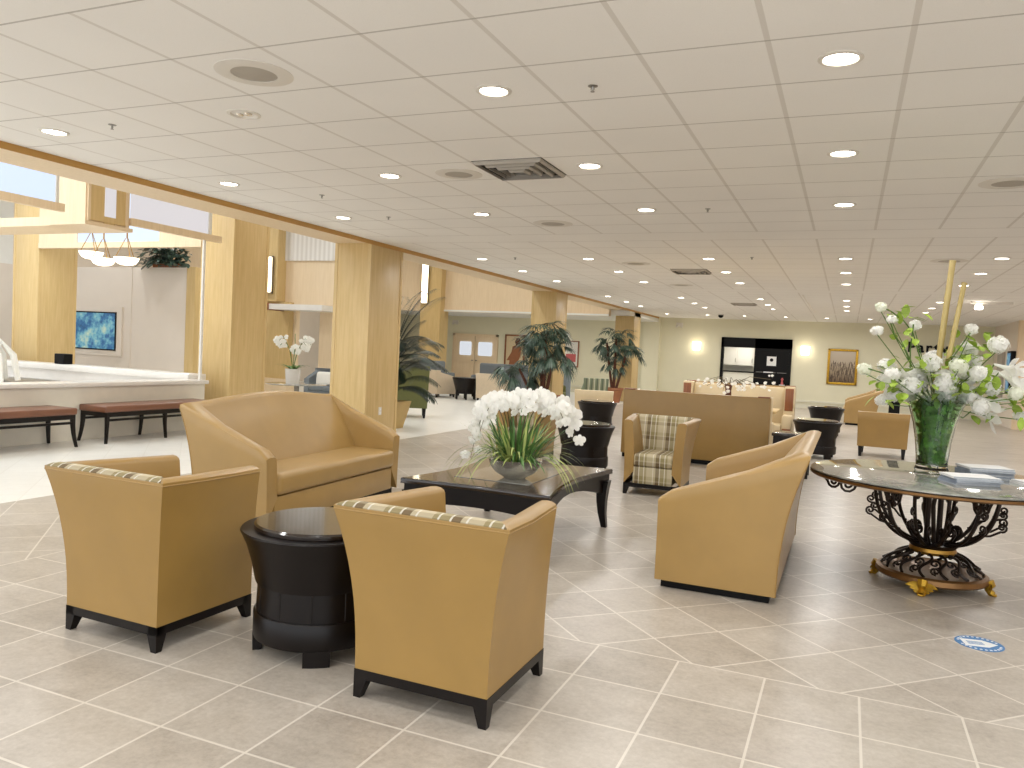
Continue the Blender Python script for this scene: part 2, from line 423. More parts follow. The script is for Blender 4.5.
struct('window_frame', MB().box(-9.3, -9.25, 9.4, 9.46, 3.03, 4.6), M['white_paint'], w1)
w1 = struct('window_4', MB().box(-12.9, -10.9, 9.98, 10.0, 3.02, 4.6), M['pane_blue'])
struct('window_frame', MB().box(-10.9, -9.95, 9.96, 10.03, 3.02, 4.6).box(-13.9, -12.9, 9.96, 10.03, 3.02, 4.6), M['maple_light'], w1)
struct('trim_glass_post', MB().box(-9.29, -9.26, 9.32, 9.36, .76, 2.93), M['white_paint'])
# outer wall of the atrium with its window
w = MB().box(-18.2, -18.05, -3.2, 2, 0, 5.3).box(-18.2, -18.05, 2, 12.3, 0, 2.9).box(-18.2, -18.05, 12.3, YF, 0, 5.3).box(-18.2, -18.05, 2, 12.3, 4.9, 5.3)
struct('wall_atrium_outer', w, M['wall_pale'])
w1 = struct('window_5', MB().box(-18.16, -18.12, 2, 12.3, 2.9, 4.9), M['pane_blue'])
struct('window_frame', MB().box(-18.12, -18.05, 11.4, 12.3, 2.9, 4.9).box(-18.12, -18.05, 8.4, 8.6, 2.9, 4.9).box(-18.12, -18.05, 5.4, 5.6, 2.9, 4.9), M['white_paint'], w1)
# the wall that carries the screen and its plant
struct('wall_screen', MB().box(-18.05, -13.35, 13, 13.25, 0, 2.92).box(-15.02, -15.0, 12.985, 13, 0, 2.92), M['wall_pale'])
struct('trim_screen_wall', MB().box(-13.35, -13.1, 12.97, 13.28, 0, 2.93), M['maple'])
struct('wall_maple_high', MB().box(-18.05, -10.6, 16.9, 17.1, 2.3, 5.3).box(-18.05, -13.55, 16.9, 17.1, 0, 2.3).box(-12.75, -12.3, 16.9, 17.1, 0, 2.3).box(-12.3, -12.0, 16.9, 17.1, 0, 2.3), M['maple_light'])
struct('wall_passage', MB().box(-13.55, -12.75, 18.4, 18.5, 0, 2.3), M['wall_pale'])
struct('trim_handrail', MB().prism([(-13.5, 1.1), (-12.75, 1.75), (-12.75, 1.82), (-13.5, 1.17)], 18.25, 18.3, 'y').prism([(-13.5, .8), (-12.75, 1.45), (-12.75, 1.5), (-13.5, .85)], 18.25, 18.3, 'y'), M['maple'])
struct('pilaster_maple', MB().box(-14.62, -13.9, 16.55, 16.9, 2.45, 5.2).box(-14.95, -13.6, 16.7, 16.9, 0, 2.45), M['maple'])
struct('trim_ribbed', MB().box(-13.9, -10.7, 16.84, 16.9, 3.55, 5.2), M['ribbed'])
struct('trim_skirting', MB().box(-16, -13.55, 16.62, 16.9, 0, .42), M['maple_light'])
c = MB().box(-13.75, -12.1, 16.1, 16.9, 2.22, 2.36)
struct('trim_canopy', c, M['white_stone'])
struct('trim_canopy_end', MB().box(-13.83, -13.75, 16.08, 16.9, 2.2, 2.38), M['brown_wood'])
# bulkhead above the far sitting area
struct('wall_bulkhead', MB().box(-18.05, BX0, 24, 24.2, 2.78, 5.2).box(-14.9, BX0, 23.97, 24.2, 2.7, 2.79), M['maple_light'])
struct('trim_bulkhead', MB().box(-13.0, BX0, 23.96, 24.0, 2.70, 2.76), M['white_paint'])
struct('pilaster_lamp', MB().box(-13.68, -12.9, 23.7, 24.3, 0, 5.2), M['maple'])
# small room behind the serving opening
k = MB().box(-4.6, -2.5, 30.6, 30.7, 0, 2.6).box(-4.7, -4.6, YF+.15, 30.7, 0, 2.6).box(-2.5, -2.4, YF+.15, 30.7, 0, 2.6).box(-4.7, -2.4, YF+.15, 30.7, 2.5, 2.6)
struct('wall_kitchen', k, M['white_paint'])
struct('floor_kitchen', MB().box(-4.7, -2.4, YF+.2, 30.7, -.1, 0), M['floor_lobby'])

# ------------------------------------------------------------------ low stone fountain wall
fo = empty('fountain', 'long pale stone fountain surround behind the two benches', 'fountain', (-9.27, 7, 0))
def loc(mb, name, mat, root, label=None):
    o = mb.build(name, mat, root, label)
    o.location = -Vector(root.location) if root.rotation_euler.z == 0 else o.location
    return o
loc(MB().box(-9.52, -9.25, 2.6, 9.42, 0, .70), 'front_wall', M['beige_stone'], fo)
loc(MB().rbox(-9.56, -9.2, 2.6, 9.46, .70, .76, .012, 2), 'coping', M['white_stone'], fo)
loc(MB().box(-17.5, -9.55, 9.4, 9.66, 0, .74).rbox(-17.5, -9.5, 9.32, 9.7, .74, .84, .015, 2), 'back_wall', M['white_stone'], fo)
loc(MB().box(-17.5, -9.52, 2.6, 9.4, .3, .56), 'basin', M['white_stone'], fo)
loc(MB().box(-13.2, -12.1, 8.3, 9.1, .56, .585), 'water_grate', M['metal_grey'], fo)
sp = MB()
for i in range(7):
    a = i*.9; sp.tube([(-12.4+.12*math.cos(a), 7.95+.12*math.sin(a), .56), (-12.4+.16*math.cos(a), 7.95+.16*math.sin(a), .9), (-12.4+.28*math.cos(a), 7.95+.28*math.sin(a), 1.22), (-12.4+.45*math.cos(a), 7.95+.45*math.sin(a), 1.0), (-12.4+.52*math.cos(a), 7.95+.52*math.sin(a), .6)], [.07, .06, .05, .05, .04], 8)
loc(sp, 'water_jet', M['petal'], fo, 'white splashing water jet')
tag(MB().rbox(-12.69, -12.45, 9.42, 9.6, .842, 1.02, .01, 1).rbox(-12.66, -12.48, 9.55, 9.62, .842, .9, .01, 1).build('speaker_box', M['black']), 'small black box standing on the white fountain ledge', 'speaker')

# benches
def make_bench(y0, y1):
    b = empty('bench', '', 'bench', (-8.96, (y0+y1)/2, 0)); L = (y1-y0)/2; W_ = .25
    s = MB().rbox(-W_, W_, -L, L, .40, .485, .018, 3); s.build('seat_pad', M['brown_vinyl'], b)
    f = MB()
    for x in (-W_+.03, W_-.03): f.box(x-.018, x+.018, -L+.02, L-.02, .345, .40).box(x-.012, x+.012, -L+.04, L-.04, .285, .315)
    for y in (-L+.04, L-.04): f.box(-W_+.02, W_-.02, y-.018, y+.018, .345, .40)
    f.build('frame', M['espresso'], b)
    n = 3
    for i in range(n):
        y = -L+.045+(2*L-.09)*i/(n-1)
        for sx in (-1, 1):
            sy = -1 if i == 0 else (1 if i == n-1 else 0)
            x = sx*(W_-.03); rings = []
            for t in (0, .25, .5, .75, 1):
                z = .35*(1-t); h = .022-.008*t; ox = sx*.03*t*t; oy = sy*.035*t*t
                rings.append([(x+ox+a*h, y+oy+c_*h, z) for a, c_ in ((-1, -1), (1, -1), (1, 1), (-1, 1))])
            MB().loft(rings, smooth=False).build('leg', M['espresso'], b)
    return b
b = make_bench(7.2, 9.15); b['label'] = 'long brown padded bench whose near end shows, right of the other bench'; b['group'] = 'benches along the fountain wall'
b = make_bench(4.7, 6.8); b['label'] = 'long brown padded bench cut by the left picture edge'; b['group'] = 'benches along the fountain wall'

# screen, high plant, pendants
tv = empty('wall_screen_display', 'bright blue screen framed on the pale atrium wall', 'screen', (-16.23, 12.98, 1.45))
MB().box(-.98, .98, -.03, .02, -.56, .56).build('screen_surround', M['wall_pale'], tv)
MB().box(-.82, .82, -.05, -.02, -.44, .44).build('bezel', M['black'], tv)
MB().box(-.79, .79, -.055, -.045, -.41, .41).build('display', M['screen'], tv)
pl = empty('ledge_plant', 'bushy green ivy plant on top of the pale screen wall', 'plant', (-14.0, 13.08, 2.92))
iv = MB()
for i in range(330):
    a = U(0, 2*PI); e = U(-.5, 1.3); r = U(.1, .55)
    iv.leaf((r*math.cos(a)*1.2, -.16+r*.4*math.sin(a), .06+.42*U(0, 1)-.15*r), (math.cos(a), math.sin(a)-.5, math.sin(e)), U(.12, .2), U(.09, .14), .8)
iv.build('foliage', M['palm_leaf'], pl)
MB().box(-.4, .4, -.08, .1, 0, .10).build('trough', M['brown_wood'], pl)
pens = [(-11.38, 9.05, 2.60), (-10.98, 8.95, 2.48), (-10.47, 8.95, 2.49)]
pl_lab = ['leftmost of the three glowing bowl pendants over the fountain', 'middle of the three glowing bowl pendants over the fountain', 'rightmost of the three glowing bowl pendants, nearest the ledge plant']
for (x, y, z), lb in zip(pens, pl_lab):
    p = empty('pendant_lamp', lb, 'lamp', (x, y, z), 0, 'bowl pendants over the fountain')
    MB().lathe([(.015, 0), (.09, .01), (.14, .035), (.17, .08), (.185, .12), (.175, .12), (.13, .05), (.015, .02)], 20).build('lamp_bowl', M['bowl_glow'], p)
    r = MB()
    for k in range(3): r.tube([(.16*math.cos(k*2.1), .16*math.sin(k*2.1), .11), (.02*math.cos(k*2.1), .02*math.sin(k*2.1), .42)], .006, 5)
    r.tube([(0, 0, .42), (0, 0, 5.2-z)], .012, 6); r.build('hanging_rod', M['brass'], p)

# vertical wall lights
for (x, y, z0, z1, lb) in ((-13.5, 23.64, 2.95, 4.3, 'tall glowing strip light on the lobby pillar behind the left palm'), (-14.13, 16.49, 2.68, 3.6, 'tall glowing strip light on the maple wall between the two near columns')):
    s = empty('strip_light', lb, 'wall light', (x, y, z0)); h = z1-z0
    MB().rbox(-.11, .11, -.06, 0, 0, h, .03, 3).build('diffuser', M['lens_soft'], s)
    MB().box(-.13, .13, -.02, .04, -.03, h+.03).build('back_plate', M['metal_grey'], s)

# ------------------------------------------------------------------ recessed lights
XR = [-5.65, -3.82, -1.975, -.126, 1.72]
XN = ['in the row beside the wood beam', 'in the second row from the wood beam', 'in the middle row', 'in the fourth row from the wood beam', 'in the rightmost row']
YR = [-1.4, .45, 2.3, 4.15, 5.98, 7.86, 11.74, 13.5, 15.35, 19.1, 20.9, 22.5]
ORD = ['unseen first', 'unseen second', 'unseen third', 'nearest', 'second nearest', 'third nearest', 'fourth nearest', 'fifth nearest', 'sixth nearest', 'seventh nearest', 'eighth nearest', 'ninth nearest']
ring = MB().lathe([(.105, 0), (.105, -.008), (.085, -.012), (.078, -.004), (.078, 0)], 24).mesh('trim_ring', M['plastic_white'])
lens = MB().lathe([(.078, .0), (.078, -.006), (.04, -.010), (.005, -.011)], 20).mesh('lamp_lens', M['lens'])
LAMPS = 0
def lamp_data(power, size, col, spread=2.6):
    l = bpy.data.lights.new('downlight', 'AREA'); l.shape = 'DISK'; l.size = size; l.energy = power; l.color = col; l.spread = spread; return l
WARM = (1.0, .995, .985)
LD = lamp_data(10.5, .16, WARM, 3.0)
LDF = lamp_data(15, .16, WARM, 3.0)
def downlight(x, y, label, z=H, data=None, fixture=True, power=None):
    if fixture:
        r = empty('recessed_light', label, 'ceiling light', (x, y, z+.003), 0, 'recessed ceiling downlights')
        for nm, me in (('trim_ring', ring), ('lamp_lens', lens)):
            o = bpy.data.objects.new(nm, me); COL.objects.link(o); o.parent = r
    l = bpy.data.objects.new('downlight_lamp', data or (LDF if y > 10 else LD)); COL.objects.link(l); l.location = (x, y, z-.03)
for i, x in enumerate(XR):
    for j, y in enumerate(YR):
        vis = j >= 3 and not (i == 4 and j < 6)
        if (i, j) == (1, 3): continue
        downlight(x, y, 'round recessed downlight, %s %s' % (ORD[j] if not (i == 4) else ORD[j-3], XN[i]), fixture=vis)
XB = [-5.66, -4.32, -3.15, -1.9, -.7, .51, 1.77]
NB = ['leftmost', 'second from left', 'third from left', 'middle', 'fifth from left', 'sixth from left', 'rightmost']
for x, n in zip(XB, NB):
    downlight(x, 26.1, 'round recessed downlight, %s in the last row along the far wall' % n)
for x in (3.6, 5.4):
    for y in (1.0, 5.0, 9.0, 13.5, 18.0, 22.5): downlight(x, y, '', fixture=False)
# the dark, unlit twin-lens spot
d = empty('recessed_spot', 'dark unlit recessed spotlight with two lenses, near the big round speaker', 'ceiling light', (-3.811, 4.15, H+.003))
MB().lathe([(.11, 0), (.11, -.008), (.09, -.012), (.08, -.003), (.08, 0)], 24).build('trim_ring', M['plastic_white'], d)
MB().lathe([(.08, -.002), (.05, .0), (.004, .0)], 20).build('recess', M['dark_hole'], d)
for sx in (-1, 1): MB().blob((sx*.035, 0, -.004), (.028, .028, .012)).build('lens', M['silver'], d)

# speakers, vents, sprinklers
for (x, y, R_, lb) in ((-3.178, 3.53, .16, 'largest round ceiling speaker, nearest the camera'), (-3.167, 6.04, .15, 'round ceiling speaker beside the first dark air vent'), (1.065, 7.16, .16, 'round ceiling speaker near the right picture edge'), (-3.232, 8.55, .17, 'round ceiling speaker just before the first plain ceiling band'), (-3.216, 12.34, .17, 'round ceiling speaker left of the second dark air vent'), (1.152, 12.0, .17, 'round ceiling speaker behind the tops of the bamboo canes'), (-3.19, 15.9, .17, 'smallest and farthest round ceiling speaker')):
    s = empty('ceiling_speaker', lb, 'speaker', (x, y, H+.003), 0, 'round ceiling speakers')
    MB().lathe([(R_*1.35, 0), (R_*1.35, -.006), (R_*1.15, -.012), (R_*.8, -.012), (R_*.8, 0)], 32).build('rim', M['plastic_white'], s)
    MB().lathe([(R_*.8, -.008), (R_*.4, -.014), (.004, -.015)], 28).build('grille', M['plastic_grey'], s)
for (x, y, lb) in ((-2.56, 5.95, 'dark square ceiling air vent nearest the camera'), (-2.53, 13.37, 'dark square ceiling air vent in the middle distance'), (-2.55, 20.8, 'smallest and farthest dark square ceiling air vent')):
    v = empty('air_vent', lb, 'air vent', (x, y, H+.003), 0, 'square ceiling air vents')
    MB().box(-.3, .3, -.3, .3, -.004, .0).build('backing', M['dark_hole'], v)
    for k in range(4):
        a, b2 = .29-.072*k, .29-.072*k-.014; z = -.006-.006*k
        q = MB(); top = [(-a, -a), (a, -a), (a, a), (-a, a)]; bot = [(-b2, -b2), (b2, -b2), (b2, b2), (-b2, b2)]
        q.loft([[(px, py, -.004) for px, py in top], [(px, py, z-.012) for px, py in top], [(px, py, z-.028) for px, py in bot], [(px, py, z-.02) for px, py in bot]], True, False, False)
        q.build('louvre', M['plastic_grey'], v)
for (x, y, lb) in ((-1.4, 4.22, 'small ceiling sprinkler nearest the camera, left of the large lit downlight'), (-5.0, 4.12, 'small ceiling sprinkler near the wood beam at upper left'), (-1.367, 7.9, 'small ceiling sprinkler just before the plain ceiling band'), (-5.04, 7.9, 'small ceiling sprinkler left of centre, beside the wood beam'), (-5.035, 6.63, 'tiny ceiling sprinkler above the near wood column'), (-1.35, 11.6, 'small ceiling sprinkler beyond the first plain ceiling band'), (-5.0, 11.6, 'tiny ceiling sprinkler beyond the near wood column')):
    s = empty('sprinkler', lb, 'sprinkler', (x, y, H), 0, 'ceiling sprinklers')
    MB().lathe([(.028, .003), (.028, -.003), (.008, -.006), (.005, -.028), (.003, -.03)], 14).build('escutcheon', M['metal_grey'], s)
    MB().tube([(-.008, 0, -.008), (-.010, 0, -.02), (0, 0, -.031), (.010, 0, -.02), (.008, 0, -.008)], .0018, 5).lathe([(.012, -.031), (.012, -.033)], 12).build('deflector', M['metal_grey'], s)
dm = empty('camera_dome', 'small dark dome camera on the far ceiling', 'camera', (-3.8, 25.45, H+.003))
MB().lathe([(.1, 0), (.1, -.03), (.09, -.04)], 18).build('dome_base', M['plastic_white'], dm)
MB().lathe([(.085, -.04), (.075, -.09), (.04, -.12), (.004, -.13)], 18).build('dome', M['black'], dm)
fx = empty('track_light', 'bright ceiling light with a pale arm near the far right corner', 'ceiling light', (2.6, 18.75, H+.003))
MB().box(-.35, .4, -.03, .03, -.05, 0).build('track', M['plastic_white'], fx)
MB().lathe([(.03, -.05), (.075, -.1), (.075, -.16), (.01, -.17)], 16, (-.2, 0)).build('lamp_head', M['lens'], fx)
tag(MB().box(-.995, -.965, 17.8, 23.8, H-.012, H+.003).build('slot_diffuser', M['plastic_white']), 'thin pale linear slot running along the far ceiling', 'ceiling slot')

# ------------------------------------------------------------------ upholstered shells
def ushell(Wd, D, zt_arm, zt_back, z0, Fs, Fb, th, thb_bot, zin, hump=0, narm=6, nback=10, front_round=.0, inset_front=0.0):
    """wall on three sides, open towards -y. Returns the loft rings."""
    hw, hd = Wd/2, D/2; st = []
    for k in range(narm): st.append((-hw, -hd+(D-th)*k/narm, -1, 0, k/narm))
    st.append((-hw, hd, -1, 1, 1))
    for k in range(1, nback): st.append((-hw+Wd*k/nback, hd, -1+2*k/nback, 1, 1, k/nback))
    st.append((hw, hd, 1, 1, 1))
    for k in range(narm-1, -1, -1): st.append((hw, -hd+(D-th)*k/narm, 1, 0, k/narm))
    rings = []
    for s in st:
        x, y, sx, sy, t = s[:5]
        Y_ = y+ (Fb if sy else 0); tt = (y+hd)/(D+Fb) if not sy else 1
        zt = zt_arm+(zt_back-zt_arm)*tt
        if front_round and t == 0: zt -= front_round
        if len(s) > 5 and hump: zt += hump*math.sin(PI*s[5])**1.5
        ring = []; n = 9; Ft = Fs*(1-inset_front*(1-t))
        for k in range(n+1):
            u = k/n*.96; z = z0+(zt-z0)*u; e = u**2.3
            ring.append((x+sx*Ft*e, y+sy*Fb*e, z))
        bs, bb = Ft, Fb; r = th/2; zr = min(r*.75, .05)
        for k in range(1, 6):
            a = PI*k/6; o = r-r*math.cos(a); z = (z0+(zt-z0)*.96)+((zt-z0)*.04)*math.sin(a)*1.0
            ring.append((x+sx*(bs-o), y+sy*(bb-o), z))
        for k in range(0, 7):
            u = 1-k/6; z = zin+((z0+(zt-z0)*.96)-zin)*u; e = u**1.6
            ox = -th+Ft*e; oy = (-thb_bot)*(1-e)+(Fb-th)*e
            ring.append((x+sx*ox, y+sy*oy, z))
        rings.append(ring)
    return rings
def shell_mesh(rings):
    mb = MB(); mb.loft(rings, closed=True, caps=True); return mb

def legs4(root, hw, hd, h, mat):
    for sx in (-1, 1):
        for sy in (-1, 1):
            rg = []
            for t in (0, .5, 1):
                z = h*t; a = .052*(.55+.45*t)   # tapered toward floor, outer faces stay flush
                x1, y1 = sx*hw, sy*hd; x0, y0 = x1-sx*a*1.15, y1-sy*a*1.15
                rg.append([(x0, y0, z), (x1, y0, z), (x1, y1, z), (x0, y1, z)])
            MB().loft(rg, smooth=False).build('leg', mat, root)

def make_tub():
    c = empty('tub_chair', '', 'armchair'); Wd, D, z0 = .60, .60, .115
    rg = ushell(Wd, D, .79, .81, z0, .095, .075, .10, .11, .25, inset_front=.65)
    shell_mesh(rg).build('shell', M['leather'], c)
    # plaid inner back rolling over the top
    rg_c = lambda r_: [(p[0], p[1]-.004 if i > 5 else p[1], p[2]+.004) for i, p in enumerate(r_[9:])]
    q = [0]
    for r_ in rg[7:16]:
        q.append([(p[0], p[1]-.004 if i > 14 else p[1], p[2]+.004) for i, p in enumerate(r_[9:])])
    q.append(0); q[0] = [(p[0]+.012, p[1], p[2]) for p in rg_c(rg[6])]; q[-1] = [(p[0]-.012, p[1], p[2]) for p in rg_c(rg[16])]
    MB().loft(q, closed=False, caps=False).build('inside_back', M['plaid'], c, 'plaid inside back rolling over the top edge')
    MB().tube([r_[9] for r_ in rg], .0035, 6).build('piping', M['leather'], c)
    MB().rbox(-.205, .205, -.312, .22, .30, .44, .035, 4).build('seat_cushion', M['plaid'], c, 'plaid seat cushion')
    MB().rbox(-.206, .206, -.298, -.25, .12, .30, .008, 2).box(-.2, .2, -.26, .2, .12, .27).build('front_rail', M['plaid'], c, 'plaid front rail')
    f = MB()
    for a in ((-.302, .302, -.302, -.25), (-.302, .302, .25, .302), (-.302, -.25, -.302, .302), (.25, .302, -.302, .302)): f.box(a[0], a[1], a[2], a[3], .078, .118)
    f.build('base_frame', M['espresso'], c)
    legs4(c, .302, .302, .082, M['espresso'])
    return c
tub = make_tub(); G = 'tan tub chairs with plaid backs'
tub.location = (-1.487, 2.99, 0); tub.rotation_euler = (0, 0, PI+.0); tub['label'] = 'tan tub armchair in front, seen from behind, right of the dark drum table'; tub['group'] = G
dup(tub, (-3.10, 2.92, 0), PI-.02, 'tan tub armchair seen from behind, left of the dark drum table', G)
dup(tub, (-1.83, 8.42, 0), .04, 'tan tub armchair facing the camera with plaid seat and back in full view', G)
dup(tub, (-3.92, 9.75, 0), .02, 'tan tub armchair mostly hidden behind the white orchid bowl', G)

def make_love(hump, Wd=1.93, D=.73):
    c = empty('loveseat', '', 'sofa'); hw = Wd/2; hd = D/2
    rg = ushell(Wd, D, .60, .93, .05, .02, .16, .125, .30, .25, .06 if hump else 0, 8, 14, .03)
    shell_mesh(rg).build('shell', M['leather_pale'], c)
    for q_ in (8, 22): MB().tube(rg[q_][:10], .005, 6).build('piping', M['leather'], c)
    MB().rbox(-hw+.115, hw-.115, -hd-.03, hd-.165, .27, .44, .045, 5).build('seat_cushion', M['leather_pale'], c)
    MB().rbox(-hw+.105, hw-.105, -hd+.005, -hd+.065, .055, .262, .012, 2).box(-hw+.115, hw-.115, -hd+.055, hd-.165, .055, .25).build('front_rail', M['leather_pale'], c)
    MB().box(-hw+.035, hw-.035, -hd+.035, hd-.035, 0, .055).build('plinth', M['black'], c)
    return c
lv = make_love(False); lv.location = (-.685, 5.885, 0); lv.rotation_euler = (0, 0, -PI/2); lv['label'] = 'tan leather loveseat seen from its side, right of the coffee table'; lv['group'] = 'tan leather loveseats'
lv2 = make_love(True, 2.04, .67); lv2.location = (-4.29, 5.61, 0); lv2.rotation_euler = (0, 0, PI/2+.06); lv2['label'] = 'tan leather loveseat with arched back and open seat, left of the coffee table'; lv2['group'] = 'tan leather loveseats'

# ------------------------------------------------------------------ drum tables
def make_drum():
    c = empty('drum_table', '', 'side table')
    MB().lathe([(.02, .568), (.305, .568), (.312, .575), (.312, .592), (.303, .6), (.02, .6)], 56).build('tabletop', M['espresso_top'], c, 'raised round top panel')
    n = 56
    MB().lathe([(.2, .325), (.296, .325), (.30, .335), (.318, .42), (.342, .50), (.368, .555), (.372, .565), (.368, .572), (.2, .572)], n).build('body', M['espresso'], c)
    q = MB().lathe([(.29, .19), (.287, .33)], n)
    for k in range(12):
        a = 2*PI*k/12; ca, sa = math.cos(a), math.sin(a)
        q.tube([(.2875*ca, .2875*sa, .2), (.286*ca, .286*sa, .322)], .004, 6)
    q.build('fluted_band', M['espresso'], c)
    MB().lathe([(.2, .07), (.298, .07), (.302, .08), (.302, .185), (.296, .193), (.2, .193)], n).build('base', M['espresso'], c)
    for k in range(4):
        a = k*PI/2+.62; seg = [a+da for da in (-.2, -.1, 0, .1, .2)]
        rings = [[(r*math.cos(x), r*math.sin(x), z) for r, z in ((.25, .075), (.303, .075), (.300, .0), (.26, .0))] for x in seg]
        MB().loft(rings, smooth=False).build('foot', M['espresso'], c)
    return c
dr = make_drum(); G = 'dark round drum tables'
dr.location = (-2.262, 3.08, 0); dr['label'] = 'black round drum table between the two nearest tub chairs'; dr['group'] = G
dup(dr, (-2.98, 9.4, 0), .2, 'black round drum table left of the plaid seated tub chair', G)
dup(dr, (-4.28, 14.15, 0), .4, 'black round drum table behind the other one, left of the long booth', G)
dup(dr, (-.40, 13.4, 0), .1, 'black round drum table just behind the right loveseat', G)
dup(dr, (-.38, 18.0, 0), .3, 'farther black round drum table behind the right loveseat, before the side facing sofa', G)
# spindle legged lobby table
s = empty('side_table', 'dark flared wooden table between two beige armchairs far in the lobby', 'side table', (-10.1, 20.3, 0))
MB().lathe([(.3, .58), (.40, .58), (.40, .62), (.3, .62)], 32).build('tabletop', M['espresso'], s)
MB().lathe([(.27, .16), (.39, .58)], 32).build('body', M['espresso'], s)
for k in range(6):
    a = k*PI/3; ca, sa = math.cos(a), math.sin(a); MB().tube([(.36*ca, .36*sa, .58), (.29*ca, .29*sa, .3), (.30*ca, .30*sa, 0)], [.03, .028, .03], 6).build('leg', M['espresso'], s)

# ------------------------------------------------------------------ coffee table
ct = empty('coffee_table', 'large dark coffee table with curved sides under the orchid bowl', 'coffee table', (-2.365, 5.69, 0))
def concave(hx, hy, bx, by, n=10):
    pts = []
    cs = [(-hx, -hy), (hx, -hy), (hx, hy), (-hx, hy)]
    for i in range(4):
        (x0, y0), (x1, y1) = cs[i], cs[(i+1) % 4]
        for k in range(n):
            t = k/n; d = math.sin(PI*t); x = x0+(x1-x0)*t; y = y0+(y1-y0)*t
            if i == 0: y += by*d
            if i == 1: x -= bx*d
            if i == 2: y -= by*d
            if i == 3: x += bx*d
            pts.append((x, y))
    return pts
o1 = concave(.58, .765, .10, .045); n = len(o1)
top = MB(); top.loft([[(x, y, .452) for x, y in o1], [(x, y, .484) for x, y in o1], [(x*.992, y*.994, .49) for x, y in o1]], smooth=False)
top.build('tabletop', M['espresso_top'], ct)
MB().rbox(-.30, .30, -.46, .46, .4895, .4935, .001, 1).build('glass_inset', M['stone_top'], ct, 'paler polished inset panel')
ap = MB(); o2 = [(x*.965, y*.975) for x, y in o1]; o3 = [(x*.90, y*.93) for x, y in o1]
low = [.275+((.105*math.sin(PI*((i % 10)/10))) if (i//10) % 2 else .055*math.sin(PI*((i % 10)/10))**.4) for i in range(n)]
ap.loft([[(x, y, .452) for x, y in o2], [(x, y, low[i]) for i, (x, y) in enumerate(o2)], [(x, y, low[i]) for i, (x, y) in enumerate(o3)], [(x, y, .452) for x, y in o3]], True, False, False)
ap.build('apron', M['espresso'], ct)
for sx in (-1, 1):
    for sy in (-1, 1):
        rg = []
        for t in (0, .2, .45, .7, 1):
            z = .40*(1-t); a = .05*(1-t)+.022*t; off = -.012*math.sin(PI*t*.9)+.02*t*t
            x, y = sx*(.53+off), sy*(.695+off)
            rg.append([(x+i*a, y+j*a, z) for i, j in ((-1, -1), (1, -1), (1, 1), (-1, 1))])
        MB().loft(rg, smooth=False).build('leg', M['espresso'], ct)

# ------------------------------------------------------------------ orchid bowl
right = Vector((.918, .394, 0)); fwd = Vector((-.394, .918, 0))
BZ = .494
ob = empty('bowl', 'round silver bowl holding white orchids on the coffee table', 'bowl', (-2.27, 5.46, BZ))
MB().lathe([(.02, 0), (.08, 0), (.09, .01), (.145, .04), (.185, .085), (.203, .135), (.207, .145), (.198, .145), (.175, .09), (.12, .05), (.02, .03)], 40).build('bowl_body', M['silver'], ob)
MB().lathe([(.186, .118), (.18, .126), (.02, .132)], 28).build('pebbles', M['soil'], ob, 'grey pebbles filling the bowl')
oa = empty('orchid_plant', 'white orchids arching over green grass blades in the silver bowl', 'plant', (-2.27, 5.46, BZ+.1))
g1, g2 = MB(), MB()
for i in range(190):
    a = U(0, 2*PI); r = U(0, .11)**.8; e = U(.65, 1.45); L_ = U(.24, .46)
    tgt = g1 if i % 3 else g2
    tgt.leaf((r*math.cos(a), r*math.sin(a), .02), (math.cos(a)*math.cos(e), math.sin(a)*math.cos(e), math.sin(e)+.25), L_, U(.012, .024), U(.4, 2.0), seg=6)
for i in range(22):
    a = U(-.9, .9) if i % 2 else U(2.2, 4.0); v = right*math.cos(a)+fwd*math.sin(a)
    g2.leaf(v*.1+Vector((0, 0, .02)), v*.75+Vector((0, 0, .9)), U(.5, .7), .012, U(2.0, 2.8), seg=9)
g1.build('grass_blades', M['grass_leaf'], oa, 'dark green grass blades', kind='stuff'); g2.build('pale_grass_blades', M['grass_pale'], oa, 'yellow green grass blades', kind='stuff')
def orchid_flower(mb, c, nrm, R_):
    nrm = Vector(nrm).normalized(); a = nrm.cross(Vector((0, 0, 1)))
    a = a.normalized() if a.length > .01 else Vector((1, 0, 0)); b = a.cross(nrm).normalized(); c = Vector(c); ph = U(-.3, .3)
    for k in range(5):
        an = ph+PI/2+k*2*PI/5; d = a*math.cos(an)+b*math.sin(an); sd = nrm.cross(d)
        Lp = R_*(1.0 if k in (1, 4) else .9); wp = R_*(1.0 if k in (1, 4) else .68); vs = []
        for t, ww, h in ((0, .12, 0), (.3, .8, .10), (.65, 1.0, .12), (.92, .6, .04), (1, .1, 0)):
            p = c+d*Lp*t+nrm*(h*R_)
            vs += [p-sd*wp*.5*ww-nrm*.05*R_, p, p+sd*wp*.5*ww-nrm*.05*R_]
        mb.add(vs, [f for q_ in range(4) for f in ((3*q_, 3*q_+1, 3*q_+4, 3*q_+3), (3*q_+1, 3*q_+2, 3*q_+5, 3*q_+4))])
    mb.blob(c+nrm*.012, R_*.16, 6, 4)
